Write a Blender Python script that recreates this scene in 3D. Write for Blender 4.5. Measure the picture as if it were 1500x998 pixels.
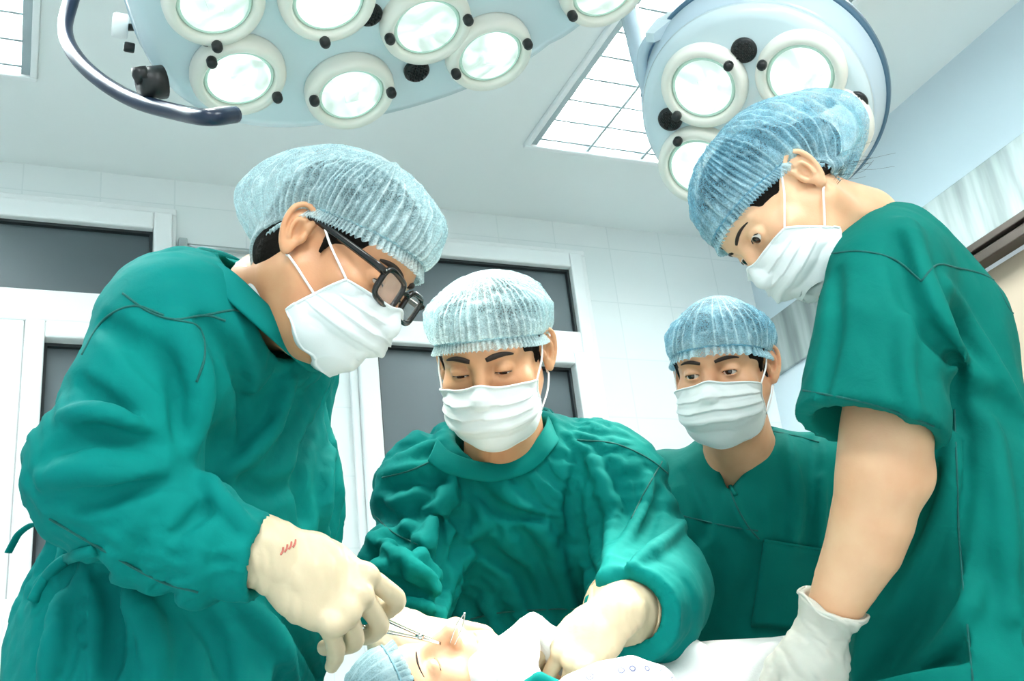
import bpy, math, random
import numpy as np
from mathutils import Vector, Matrix

random.seed(7)
for _o in list(bpy.data.objects):
    bpy.data.objects.remove(_o)
SC = bpy.context.scene
COL = SC.collection

# ------------------------------------------------------------------ camera
W, H, F = 1500.0, 998.0, 1652.0
CX, CY = 750.0, 499.0
CAM_Z = 0.90
def _n(v):
    v = np.array(v, float)
    return v / np.linalg.norm(v)
_X = _n((3899, 243.6, F)); _Y = _n((-750, 801, F)); _Z = _n((-460, -3840, F))
_A = np.stack([_X, _Y, _Z], 1)                      # camera (right, down, forward) <- world
_u, _s, _v = np.linalg.svd(_A)
A = _u @ _v
RGT, DWN, FWD = A[0], A[1], A[2]                    # camera axes written in world axes
UP = -DWN
BCK = -FWD
CAMP = np.array([0.0, 0.0, CAM_Z])
def at(px, py, d):
    """world point seen at pixel (px, py), d metres along the camera's axis"""
    return CAMP + d * ((px - CX) / F * RGT + (py - CY) / F * DWN + FWD)
def pix(P):
    v = np.asarray(P) - CAMP
    d = v @ FWD
    return (CX + F * (v @ RGT) / d, CY + F * (v @ DWN) / d, d)
def on_plane(px, py, axis, val):
    r = (px - CX) / F * RGT + (py - CY) / F * DWN + FWD
    return CAMP + r * ((val - CAMP[axis]) / r[axis])
def cv(x, y, z):
    """direction from camera-like axes: x right, y up, z towards the camera"""
    return _n(x * RGT + y * UP + z * BCK)

cam_d = bpy.data.cameras.new('camera')
cam = bpy.data.objects.new('camera', cam_d)
COL.objects.link(cam)
cam_d.sensor_fit = 'HORIZONTAL'
cam_d.sensor_width = 36.0
cam_d.lens = 36.0 * F / W
cam_d.clip_start = 0.05
M = Matrix(((RGT[0], UP[0], BCK[0], 0), (RGT[1], UP[1], BCK[1], 0), (RGT[2], UP[2], BCK[2], CAM_Z), (0, 0, 0, 1)))
cam.matrix_world = M
SC.camera = cam

# ------------------------------------------------------------------ light and exposure
SC.view_settings.view_transform = 'Standard'
SC.view_settings.look = 'None'
SC.view_settings.gamma = 1.0
SC.view_settings.use_curve_mapping = False
SC.view_settings.exposure = 1.62
SC.cycles.use_denoising = True
SC.cycles.sample_clamp_indirect = 6.0
world = bpy.data.worlds.new('world')
SC.world = world
world.use_nodes = True
world.node_tree.nodes['Background'].inputs[0].default_value = (0.90, 0.97, 1.0, 1)
world.node_tree.nodes['Background'].inputs[1].default_value = 0.36

def area(name, loc, direction, sx, sy, power, col=(1, 1, 1), spread=180):
    l = bpy.data.lights.new(name, 'AREA')
    l.shape = 'RECTANGLE'; l.size = sx; l.size_y = sy
    l.energy = power; l.color = col; l.spread = math.radians(spread)
    o = bpy.data.objects.new(name, l)
    o.location = Vector(loc)
    o.rotation_euler = Vector(direction).to_track_quat('-Z', 'Y').to_euler()
    COL.objects.link(o)
    return o
CEIL = 2.75

# ------------------------------------------------------------------ object helpers
def mesh_obj(name, V, Fc, mat, parent=None, smooth=True, **props):
    me = bpy.data.meshes.new(name)
    V = np.asarray(V, np.float32)
    if isinstance(Fc, np.ndarray) and Fc.ndim == 2:
        n, k = Fc.shape
        me.vertices.add(len(V)); me.vertices.foreach_set('co', V.ravel())
        me.loops.add(n * k); me.loops.foreach_set('vertex_index', Fc.astype(np.int32).ravel())
        me.polygons.add(n)
        me.polygons.foreach_set('loop_start', np.arange(0, n * k, k, dtype=np.int32))
        me.update(calc_edges=True); me.validate()
    else:
        me.from_pydata([tuple(map(float, v)) for v in V], [], [tuple(int(i) for i in f) for f in Fc])
        me.update()
    if smooth:
        me.polygons.foreach_set('use_smooth', np.ones(len(me.polygons), bool))
    me.materials.append(mat)
    o = bpy.data.objects.new(name, me)
    COL.objects.link(o)
    if parent is not None:
        o.parent = parent
        o.matrix_parent_inverse = parent_mw(parent).inverted()
    for k, v in props.items():
        o[k] = v
    return o
def parent_mw(p):
    m = p.matrix_basis.copy()
    q = p
    while q.parent is not None:
        m = q.parent.matrix_basis @ q.matrix_parent_inverse @ m if False else (q.parent.matrix_basis @ q.matrix_parent_inverse @ m)
        q = q.parent
    return m
def thing(name, loc, label, cat, group=None):
    o = bpy.data.objects.new(name, None)
    o.location = Vector(loc)
    o.empty_display_size = 0.1
    COL.objects.link(o)
    o['label'] = label; o['category'] = cat
    if group: o['group'] = group
    return o
def tag(o, label=None, cat=None, group=None, kind=None):
    if label: o['label'] = label
    if cat: o['category'] = cat
    if group: o['group'] = group
    if kind: o['kind'] = kind
    return o
class MB:
    """collects faces; build() links them as one mesh object"""
    def __init__(s): s.v = []; s.f = []
    def add(s, V, Fc):
        b = len(s.v); s.v += [tuple(map(float, p)) for p in V]; s.f += [tuple(int(i) + b for i in f) for f in Fc]
        return s
    def box(s, c, h, R=None):
        c = np.array(c, float)
        P = np.array([[x, y, z] for x in (-1, 1) for y in (-1, 1) for z in (-1, 1)], float) * np.array(h)
        if R is not None: P = P @ np.asarray(R).T
        return s.add(P + c, [(0, 1, 3, 2), (4, 6, 7, 5), (0, 4, 5, 1), (2, 3, 7, 6), (0, 2, 6, 4), (1, 5, 7, 3)])
    def bbox(s, a, b):
        a = np.array(a, float); b = np.array(b, float)
        return s.box((a + b) / 2, np.abs(b - a) / 2)
    def lathe(s, prof, c, R, n=48, closed=False):
        """prof: list of (radius, height); R columns: x, y, axis"""
        c = np.array(c, float); R = np.asarray(R, float)
        V = []; Fc = []
        m = len(prof)
        for i in range(n):
            a = 2 * math.pi * i / n
            for r, h in prof:
                V.append(c + R @ np.array([r * math.cos(a), r * math.sin(a), h]))
        for i in range(n):
            j = (i + 1) % n
            for k in range(m - 1 if not closed else m):
                k2 = (k + 1) % m
                Fc.append((i * m + k, j * m + k, j * m + k2, i * m + k2))
        if not closed:
            if prof[0][0] > 1e-6: Fc.append(tuple(i * m for i in range(n))[::-1])
            if prof[-1][0] > 1e-6: Fc.append(tuple(i * m + m - 1 for i in range(n)))
        return s.add(V, Fc)
    def tube(s, pts, r, n=10, cap=True, flat=1.0):
        pts = np.asarray(pts, float); m = len(pts)
        rr = np.full(m, r, float) if np.isscalar(r) else np.asarray(r, float)
        T = np.gradient(pts, axis=0); T /= np.linalg.norm(T, axis=1)[:, None] + 1e-12
        u = np.cross(T[0], (0, 0, 1.0))
        if np.linalg.norm(u) < 1e-3: u = np.cross(T[0], (1.0, 0, 0))
        u /= np.linalg.norm(u); V = []; Fc = []
        for i in range(m):
            u = u - T[i] * (u @ T[i]); u /= np.linalg.norm(u); w = np.cross(T[i], u)
            for k in range(n):
                a = 2 * math.pi * k / n
                V.append(pts[i] + rr[i] * (math.cos(a) * u + flat * math.sin(a) * w))
        for i in range(m - 1):
            for k in range(n):
                k2 = (k + 1) % n
                Fc.append((i * n + k, i * n + k2, (i + 1) * n + k2, (i + 1) * n + k))
        if cap:
            Fc.append(tuple(range(n))[::-1]); Fc.append(tuple((m - 1) * n + k for k in range(n)))
        return s.add(V, Fc)
    def build(s, name, mat, parent=None, smooth=False, **p):
        return mesh_obj(name, s.v, s.f, mat, parent, smooth, **p)
def bevel(o, w=0.004, seg=2, ang=35):
    m = o.modifiers.new('bevel', 'BEVEL'); m.width = w; m.segments = seg; m.limit_method = 'ANGLE'; m.angle_limit = math.radians(ang)
    return o
def auto_smooth(o, ang=35):
    o.data.polygons.foreach_set('use_smooth', np.ones(len(o.data.polygons), bool))
    m = o.modifiers.new('edges', 'EDGE_SPLIT'); m.split_angle = math.radians(ang)
    return o
def spline(P, n=12):
    """Catmull-Rom through control points"""
    P = np.asarray(P, float)
    Q = np.vstack([2 * P[0] - P[1], P, 2 * P[-1] - P[-2]])
    out = []
    for i in range(1, len(Q) - 2):
        for k in range(n):
            t = k / n
            a, b, c, d = Q[i - 1], Q[i], Q[i + 1], Q[i + 2]
            out.append(0.5 * (2 * b + (c - a) * t + (2 * a - 5 * b + 4 * c - d) * t * t + (3 * b - a - 3 * c + d) * t ** 3))
    out.append(Q[-2])
    return np.array(out)
def frame(axis, hint=(0, 0, 1)):
    """columns x, y, axis"""
    z = _n(axis); h = np.array(hint, float)
    if abs(_n(h) @ z) > 0.98: h = np.array((1.0, 0, 0))
    x = _n(np.cross(h, z)); y = np.cross(z, x)
    return np.stack([x, y, z], 1)

# ------------------------------------------------------------------ materials
def lin(h):
    c = [int(h[i:i + 2], 16) / 255 for i in (0, 2, 4)]
    return tuple(x / 12.92 if x <= 0.04045 else ((x + 0.055) / 1.055) ** 2.4 for x in c) + (1.0,)
class NT:
    def __init__(s, m):
        m.use_nodes = True
        s.t = m.node_tree; s.n = s.t.nodes; s.l = s.t.links
        s.b = s.n['Principled BSDF']; s.out = s.n['Material Output']
    def add(s, kind, **kw):
        x = s.n.new(kind)
        for k, v in kw.items(): setattr(x, k, v)
        return x
    def link(s, a, b): s.l.new(a, b)
def mat(name, col, rough=0.5, metal=0.0, spec=0.5, noise=None, bump=None, sss=0.0, emit=None, alpha=1.0, trans=0.0, sheen=0.0, coat=0.0, coords='Object'):
    """noise=(scale, amount) shifts the colour; bump=(scale, strength, distance)"""
    m = bpy.data.materials.new(name); t = NT(m)
    c = lin(col) if isinstance(col, str) else tuple(col) + (1.0,) * (4 - len(col))
    b = t.b
    b.inputs['Base Color'].default_value = c
    b.inputs['Roughness'].default_value = rough
    b.inputs['Metallic'].default_value = metal
    b.inputs['Specular IOR Level'].default_value = spec
    b.inputs['Alpha'].default_value = alpha
    b.inputs['Transmission Weight'].default_value = trans
    b.inputs['Sheen Weight'].default_value = sheen
    b.inputs['Coat Weight'].default_value = coat
    if sss:
        b.inputs['Subsurface Weight'].default_value = sss
        b.inputs['Subsurface Radius'].default_value = (0.9, 0.35, 0.2)
        b.inputs['Subsurface Scale'].default_value = 0.006
    if emit:
        b.inputs['Emission Color'].default_value = lin(emit[0]) if isinstance(emit[0], str) else tuple(emit[0]) + (1.0,)
        b.inputs['Emission Strength'].default_value = emit[1]
    tc = t.add('ShaderNodeTexCoord')
    if noise:
        nz = t.add('ShaderNodeTexNoise'); nz.inputs['Scale'].default_value = noise[0]; nz.inputs['Detail'].default_value = 5
        t.link(tc.outputs[coords], nz.inputs['Vector'])
        mx = t.add('ShaderNodeMixRGB', blend_type='MULTIPLY'); mx.inputs[0].default_value = 1.0
        rp = t.add('ShaderNodeMapRange'); rp.inputs['From Min'].default_value = 0.3; rp.inputs['From Max'].default_value = 0.7
        rp.inputs['To Min'].default_value = 1 - noise[1]; rp.inputs['To Max'].default_value = 1 + noise[1] * 0.5
        t.link(nz.outputs['Fac'], rp.inputs['Value'])
        mx.inputs[1].default_value = c
        t.link(rp.outputs[0], mx.inputs[2])
        t.link(mx.outputs[0], b.inputs['Base Color'])
    if bump:
        nb = t.add('ShaderNodeTexNoise'); nb.inputs['Scale'].default_value = bump[0]; nb.inputs['Detail'].default_value = 6
        t.link(tc.outputs[coords], nb.inputs['Vector'])
        bp = t.add('ShaderNodeBump'); bp.inputs['Strength'].default_value = bump[1]; bp.inputs['Distance'].default_value = bump[2]
        t.link(nb.outputs['Fac'], bp.inputs['Height']); t.link(bp.outputs[0], b.inputs['Normal'])
    return m
# ================================================================== the room
WY, WX = 2.96, 2.35          # back wall, right wall
LX, NY = -2.6, -1.6
def tile_mat():
    m = bpy.data.materials.new('glazed_tile'); t = NT(m); b = t.b
    b.inputs['Roughness'].default_value = 0.22
    tc = t.add('ShaderNodeTexCoord'); mp = t.add('ShaderNodeMapping')
    mp.inputs['Rotation'].default_value = (math.pi / 2, 0, 0); mp.inputs['Location'].default_value = (0.055, 0, 0.05)
    br = t.add('ShaderNodeTexBrick'); br.offset = 0.0; br.squash = 1.0
    br.inputs['Scale'].default_value = 1.0; br.inputs['Brick Width'].default_value = 0.205; br.inputs['Row Height'].default_value = 0.205
    br.inputs['Mortar Size'].default_value = 0.0022; br.inputs['Mortar Smooth'].default_value = 0.3
    br.inputs['Color1'].default_value = lin('EEF3F2'); br.inputs['Color2'].default_value = lin('EBF1F0'); br.inputs['Mortar'].default_value = lin('E3EAE9')
    t.link(tc.outputs['Object'], mp.inputs[0]); t.link(mp.outputs[0], br.inputs['Vector'])
    t.link(br.outputs['Color'], b.inputs['Base Color'])
    bp = t.add('ShaderNodeBump'); bp.inputs['Strength'].default_value = 0.25; bp.inputs['Distance'].default_value = 0.001; bp.invert = True
    t.link(br.outputs['Fac'], bp.inputs['Height']); t.link(bp.outputs[0], b.inputs['Normal'])
    return m
M_tile = tile_mat()
M_ceil = mat('ceiling_paint', 'EFF4F3', 0.75, noise=(1.3, 0.02))
M_wallblue = mat('pale_blue_wall_paint', 'D3E1E8', 0.6, noise=(2, 0.02))
M_floor = mat('vinyl_floor', 'D3DCDA', 0.35, noise=(9, 0.06))
M_upvc = mat('white_plastic_frame', 'F4F7F6', 0.28, noise=(3, 0.015), bump=(60, 0.05, 0.001))
M_gasket = mat('dark_rubber_gasket', '20282A', 0.5, noise=(20, 0.1))
M_pane = mat('dark_grey_frosted_pane', '4C595D', 0.42, spec=0.6, noise=(0.9, 0.16), bump=(220, 0.12, 0.0006))
M_band = None
M_rail = mat('brown_metal_rail', '4F463F', 0.4, metal=0.4, noise=(8, 0.12))
M_rail_dark = mat('dark_rail_groove', '241F1C', 0.55, noise=(8, 0.1))
M_beige = mat('beige_door_board', 'B9A893', 0.55, noise=(2.5, 0.05))
def quad_wall(name, a, b, mat_, **k):
    o = MB().bbox(a, b).build(name, mat_, None)
    o['kind'] = 'structure'
    return o
# back wall: built round its two openings
def wx(px, py): return on_plane(px, py, 1, WY)
dl = dict(x0=-2.05, x1=wx(243, 345)[0], z0=0.0, z1=wx(120, 310)[2])
mw = dict(x0=wx(541, 560)[0], x1=wx(856, 430)[0], z0=1.0, z1=wx(740, 374)[2])
wb = MB()
zt = max(dl['z1'], mw['z1'])
T = 0.16
wb.bbox((LX, WY, 0), (dl['x0'], WY + T, CEIL)); wb.bbox((dl['x0'], WY, dl['z1']), (dl['x1'], WY + T, CEIL))
wb.bbox((dl['x1'], WY, 0), (mw['x0'], WY + T, CEIL)); wb.bbox((mw['x0'], WY, mw['z1']), (mw['x1'], WY + T, CEIL))
wb.bbox((mw['x0'], WY, 0), (mw['x1'], WY + T, mw['z0'])); wb.bbox((mw['x1'], WY, 0), (WX + 0.2, WY + T, CEIL))
wall_back = wb.build('wall_back', M_tile, None); wall_back['kind'] = 'structure'
quad_wall('floor', (LX, NY, -0.1), (WX + 0.9, WY, 0), M_floor)
PAN = [(1.605, 1.955), (-0.33, 1.955), (-0.60, -0.6), (1.10, -0.6)]  # last two are unseen, added behind the camera as fill light
PW, PL = 0.6, 1.2
def ceil_mesh():
    xs = sorted({LX, WX + 0.9} | {p[0] + s * PW / 2 for p in PAN for s in (-1, 1)})
    ys = sorted({NY, WY + 0.16} | {p[1] + s * PL / 2 for p in PAN for s in (-1, 1)})
    m = MB()
    for i in range(len(xs) - 1):
        for j in range(len(ys) - 1):
            c = ((xs[i] + xs[i + 1]) / 2, (ys[j] + ys[j + 1]) / 2)
            if any(abs(c[0] - p[0]) < PW / 2 and abs(c[1] - p[1]) < PL / 2 for p in PAN): continue
            m.bbox((xs[i], ys[j], CEIL), (xs[i + 1], ys[j + 1], CEIL + 0.12))
    return m
o = ceil_mesh().build('ceiling', M_ceil); o['kind'] = 'structure'
# right wall: band of brushed steel, sliding door rail and a beige door leaf below
def band_mat():
    m = mat('brushed_steel_band', 'C9D1D0', 0.5, metal=0.55)
    t = NT(m); tc = t.add('ShaderNodeTexCoord'); mp = t.add('ShaderNodeMapping'); mp.inputs['Scale'].default_value = (1, 7.0, 0.8)
    nz = t.add('ShaderNodeTexNoise'); nz.inputs['Scale'].default_value = 2.4; nz.inputs['Detail'].default_value = 3
    t.link(tc.outputs['Object'], mp.inputs[0]); t.link(mp.outputs[0], nz.inputs['Vector'])
    rp = t.add('ShaderNodeValToRGB'); rp.color_ramp.elements[0].position = 0.35; rp.color_ramp.elements[1].position = 0.65
    rp.color_ramp.elements[0].color = lin('87918F'); rp.color_ramp.elements[1].color = lin('B9C2C0')  # pale and dark streaks paint reflections into the steel's colour
    t.link(nz.outputs['Fac'], rp.inputs[0]); t.link(rp.outputs[0], t.b.inputs['Base Color'])
    return m
M_band = band_mat()
OY = 2.35                                            # far jamb of the doorway in the right wall
ZB0, ZB1 = 2.205, 2.405
w = MB()
w.bbox((WX, NY, ZB0 - 0.02), (WX + 0.16, WY, CEIL)); w.bbox((WX, OY, 0), (WX + 0.16, WY, ZB0 - 0.02))
o = w.build('wall_right', M_wallblue); o['kind'] = 'structure'
o = bevel(MB().bbox((WX - 0.012, NY, ZB0), (WX + 0.01, WY - 0.001, ZB1)).build('trim_1', M_band), 0.003); o['kind'] = 'structure'
o = bevel(MB().bbox((WX - 0.03, NY, ZB0 - 0.022), (WX + 0.02, OY, ZB0 - 0.0005)).bbox((WX - 0.03, NY, ZB0 - 0.062), (WX + 0.02, OY, ZB0 - 0.034)).build('trim_2', M_rail), 0.003); o['kind'] = 'structure'
o = MB().bbox((WX - 0.012, NY, ZB0 - 0.036), (WX + 0.02, OY, ZB0 - 0.02)).build('trim_3', M_rail_dark); o['kind'] = 'structure'
dr = thing('door_2', (WX + 0.05, 1.2, 0), 'beige sliding door leaf in the right wall under the dark rail', 'door'); dr['kind'] = 'structure'
bevel(MB().bbox((WX + 0.035, NY, 0.02), (WX + 0.075, OY - 0.001, ZB0 - 0.063)).build('door_leaf', M_beige, dr), 0.004)
bevel(MB().bbox((WX + 0.01, 1.95, 0.95), (WX + 0.034, 1.98, 1.25)).build('handle', M_rail, dr), 0.004)
o = quad_wall('wall_left', (LX - 0.15, NY, 0), (LX, WY + T, CEIL), M_wallblue)

def frame_bars(m, rects, y0=-0.035, y1=0.10):
    for (x0, x1, z0, z1) in rects: m.bbox((x0, WY + y0, z0), (x1, WY + y1, z1))
def pane(name, x0, x1, z0, z1, par, g=0.008):
    k = MB()
    for (a, b, c, d) in ((x0, x1, z1 - g, z1), (x0, x1, z0, z0 + g), (x0, x0 + g, z0 + g, z1 - g), (x1 - g, x1, z0 + g, z1 - g)):
        k.bbox((a, WY - 0.012, c), (b, WY + 0.03, d))
    k.build('gasket', M_gasket, par)
    return MB().bbox((x0 + g, WY + 0.004, z0 + g), (x1 - g, WY + 0.02, z1 - g)).build(name, M_pane, par)
# door_1: glazed door with a transom light, left
d1 = thing('door_1', (-0.9, WY, 0), 'white plastic framed glazed door with a dark grey transom pane, left part of the back wall', 'door'); d1['kind'] = 'structure'
X0, X1, ZT = -2.05, 0.346, 2.619
m = MB(); frame_bars(m, [(X0, X0 + .05, 0, ZT), (X1 - .052, X1, 0, ZT), (X0 + .05, X1 - .052, 2.562, ZT), (X0 + .05, X1 - .052, 2.252, 2.345), (-0.92, -0.86, 0, 2.252), (-0.0235 - 0.075, -0.026, 0, 2.252), (-0.92, -0.86, 2.345, 2.562)])
bevel(m.build('door_frame', M_upvc, d1), 0.006)
m = MB(); frame_bars(m, [(X0 + .03, X1 + .012, ZT, ZT + .022), (X1, X1 + .012, 0, ZT)], -0.02, 0.0)
bevel(m.build('architrave', M_upvc, d1), 0.004)
pane('transom_pane', -0.86, X1 - .052, 2.345, 2.562, d1)
pane('transom_pane', X0 + .05, -0.92, 2.345, 2.562, d1)
def leaf(x0, x1, z0, z1, s, par):
    q = MB(); frame_bars(q, [(x0, x0 + s, z0, z1), (x1 - s, x1, z0, z1), (x0 + s, x1 - s, z1 - s, z1), (x0 + s, x1 - s, z0, z0 + s)], -0.052, 0.02)
    l = bevel(q.build('door_leaf', M_upvc, par), 0.006)
    pane('door_pane', x0 + s, x1 - s, z0 + s, z1 - s, l)
    return l
leaf(-0.024, X1 - .056, 0.02, 2.248, 0.049, d1)
l2 = leaf(-0.86, -0.099, 0.02, 2.248, 0.07, d1)
hp = wx(12, 905)
q = MB().bbox((hp[0] - .012, WY - .066, hp[2] - .075), (hp[0] + .012, WY - .052, hp[2] + .03))
q.tube([(hp[0], WY - .066, hp[2]), (hp[0], WY - .095, hp[2])], .007)
q.tube(spline([(hp[0], WY - .095, hp[2] + .004), (hp[0] - .004, WY - .098, hp[2] - .04), (hp[0] - .012, WY - .094, hp[2] - .10)], 6), .008, flat=.7)
bevel(q.build('handle', M_upvc, d1), 0.003)
# window_1: middle window with transom and a narrow sash
w1 = thing('window_1', (1.27, WY, 1.0), 'white framed window with dark grey panes behind the middle surgeon', 'window'); w1['kind'] = 'structure'
X0, X1, ZT, ZL = 0.872, 1.660, 2.617, 1.0
m = MB(); frame_bars(m, [(X0, X0 + .06, ZL, ZT), (X1 - .045, X1, ZL, ZT), (X0 + .06, X1 - .045, 2.562, ZT), (X0 + .06, X1 - .045, 2.250, 2.327), (X0 + .06, X1 - .045, ZL, ZL + .06), (1.30, 1.36, ZL + .06, 2.250)])
bevel(m.build('window_frame', M_upvc, w1), 0.006)
m = MB(); frame_bars(m, [(X0 - .022, X1 + .02, ZT, ZT + .02), (X1, X1 + .02, ZL, ZT), (X0 - .022, X0, ZL, ZT)], -0.018, 0.0)
bevel(m.build('architrave', M_upvc, w1), 0.004)
pane('transom_pane', X0 + .06, X1 - .045, 2.327, 2.562, w1)
pane('fixed_pane', X0 + .06, 1.30, ZL + .06, 2.250, w1)
q = MB(); s = .042; a, b, c, d = 1.36, X1 - .046, ZL + .061, 2.249
frame_bars(q, [(a, a + s, c, d), (b - s, b, c, d), (a + s, b - s, d - s, d), (a + s, b - s, c, c + s)], -0.05, 0.02)
sash = bevel(q.build('sash', M_upvc, w1), 0.006)
pane('sash_pane', a + s, b - s, c + s, d - s, sash)
# small conduit box and rail on the wall between door and window
M_steel = mat('satin_steel', 'B9C0C0', 0.3, metal=0.9, noise=(30, 0.06))
pA, pB = wx(262, 364), wx(372, 372)
cr = thing('wall_rail', (pA[0], WY, pA[2]), 'thin metal rail on the white wall right of the glazed door', 'rail')
MB().tube([(pA[0] + .01, WY - .018, pA[2]), (pB[0] + .04, WY - .018, pA[2])], .008).build('rod', M_steel, cr, True)
bevel(MB().box((pA[0] + .008, WY - .016, pA[2]), (.012, .0155, .02)).build('bracket', M_steel, cr), .003)
bevel(MB().box((pB[0] + .03, WY - .016, pA[2]), (.012, .0155, .02)).build('bracket', M_steel, cr), .003)

# ceiling light panels
M_tube = mat('lit_fluorescent_tube', 'FFFFFF', 0.4, emit=('FAFFFE', 26.0))
M_diff = mat('opal_fill_diffuser', 'FFFFFF', 0.4, emit=('FAFFFE', 9.0))  # glow of the added panels behind the camera
M_refl = mat('bright_louvre_reflector', 'A9B8BC', 0.3, metal=0.1, noise=(12, 0.02))
M_panel = mat('white_enamel_tray', 'F3F6F6', 0.35, noise=(8, 0.01))
names = ['recessed louvred ceiling light between the two surgical lamp heads', 'recessed louvred ceiling light at the top left corner',
         'added ceiling fill panel, unseen behind the camera on the left', 'added ceiling fill panel, unseen behind the camera on the right']
for k, (cx_, cy_) in enumerate(PAN):
    t = thing('ceiling_light', (cx_, cy_, CEIL), names[k], 'ceiling light')
    a, b, c, d = cx_ - PW / 2, cx_ + PW / 2, cy_ - PL / 2, cy_ + PL / 2
    q = MB(); e = .018
    for (x0, x1, y0, y1) in ((a, b, c, c + e), (a, b, d - e, d), (a, a + e, c + e, d - e), (b - e, b, c + e, d - e)):
        q.bbox((x0 + .0005, y0 + .0005, CEIL - .012), (x1 - .0005, y1 - .0005, CEIL + .085))
    q.bbox((a + .001, c + .001, CEIL + .085), (b - .001, d - .001, CEIL + .095))
    bevel(q.build('tray', M_panel, t), .003)
    if k < 2:
        for i in range(3):
            xx = a + e + (i + .5) * (PW - 2 * e) / 3
            MB().tube([(xx, c + .03, CEIL + .055), (xx, d - .03, CEIL + .055)], .013, 12).build('tube', M_tube, t, True)
        # louvre: lengthwise V fins between the tubes and cross blades
        for i in range(4):
            xx = a + e + i * (PW - 2 * e) / 3
            q = MB(); wdt = .030 if 0 < i < 3 else .004
            xs_ = (xx, xx) if 0 < i < 3 else ((xx, xx + .02) if i == 0 else (xx - .02, xx))
            q.add([(xs_[0] - (.004 if 0 < i < 3 else 0), c + .02, CEIL - .006), (xs_[1] + (.004 if 0 < i < 3 else 0), c + .02, CEIL - .006), (xs_[1] + wdt, c + .02, CEIL + .06), (xs_[0] - wdt, c + .02, CEIL + .06),
                   (xs_[0] - (.004 if 0 < i < 3 else 0), d - .02, CEIL - .006), (xs_[1] + (.004 if 0 < i < 3 else 0), d - .02, CEIL - .006), (xs_[1] + wdt, d - .02, CEIL + .06), (xs_[0] - wdt, d - .02, CEIL + .06)],
                  [(0, 1, 2, 3), (7, 6, 5, 4), (0, 4, 5, 1), (1, 5, 6, 2), (2, 6, 7, 3), (3, 7, 4, 0)])
            q.build('reflector', M_refl, t)
        for i in range(3):
            x0 = a + e + i * (PW - 2 * e) / 3; x1 = x0 + (PW - 2 * e) / 3
            for j in range(12):
                yy = c + .05 + j * (PL - .1) / 11
                x0_, x1_ = x0 + .006, x1 - .006
                q = MB().add([(x0_, yy - .004, CEIL - .005), (x1_, yy - .004, CEIL - .005), (x1_, yy - .0015, CEIL + .032), (x0_, yy - .0015, CEIL + .032),
                              (x0_, yy + .004, CEIL - .005), (x1_, yy + .004, CEIL - .005), (x1_, yy + .0015, CEIL + .032), (x0_, yy + .0015, CEIL + .032)],
                             [(0, 1, 2, 3), (7, 6, 5, 4), (0, 4, 5, 1), (1, 5, 6, 2), (2, 6, 7, 3), (3, 7, 4, 0)])
                q.build('louvre_blade', M_refl, t)
    else:
        bevel(MB().bbox((a + e, c + e, CEIL - .006), (b - e, d - e, CEIL - .001)).build('fill_diffuser', M_diff, t), .002)
# ================================================================== surgical lamp heads
M_lamp = mat('pale_enamel', 'D2E4EA', 0.25, noise=(5, 0.015), coat=0.3)
M_ring = mat('cream_plastic', 'F0F0E6', 0.3, noise=(7, 0.015))
M_lens = mat('clear_lens_glass', 'EAF8F2', 0.03, trans=1.0, noise=(9, 0.01))
M_reflector = mat('lamp_reflector', 'E8F4EF', 0.12, metal=0.9, noise=(30, 0.04))
M_bulb = mat('glowing_lamp_bulb', 'FFFFFF', 0.4, emit=('FFFDF2', 30.0))
M_black = mat('black_plastic', '161A1B', 0.42, noise=(25, 0.15))
M_navy = mat('dark_navy_rubber_rail', '16283F', 0.3, noise=(12, 0.12))
M_bluegrey = mat('blue_grey_enamel', 'BFD3DF', 0.25, noise=(6, 0.02))
M_whitep = mat('white_plastic', 'F1F4F3', 0.35, noise=(9, 0.015))
M_glow = mat('lit_prismatic_lens', 'F4FBF6', 0.25, emit=('F6FFF8', 1.15))
def lens_mat():
    m = mat('lit_lens', 'F0FAF5', 0.12, coat=0.6); t = NT(m)
    tc = t.add('ShaderNodeTexCoord'); mp = t.add('ShaderNodeMapping'); t.link(tc.outputs['Object'], mp.inputs[0])
    vo = t.add('ShaderNodeTexNoise'); vo.inputs['Scale'].default_value = 17; vo.inputs['Distortion'].default_value = 1.2; vo.inputs['Detail'].default_value = 2
    t.link(mp.outputs[0], vo.inputs['Vector'])
    rp = t.add('ShaderNodeMapRange'); rp.inputs['From Min'].default_value = .35; rp.inputs['From Max'].default_value = .65
    rp.inputs['To Min'].default_value = .07; rp.inputs['To Max'].default_value = .40
    t.link(vo.outputs['Fac'], rp.inputs['Value'])
    t.link(rp.outputs[0], t.b.inputs['Emission Strength']); t.b.inputs['Emission Color'].default_value = lin('F0FFF6')
    return m
M_litlens = lens_mat()
M_lensedge = mat('mint_glass_edge', 'BFE0D2', .08, spec=.6, emit=('CFEFE2', .05), noise=(40, .1))
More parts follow.
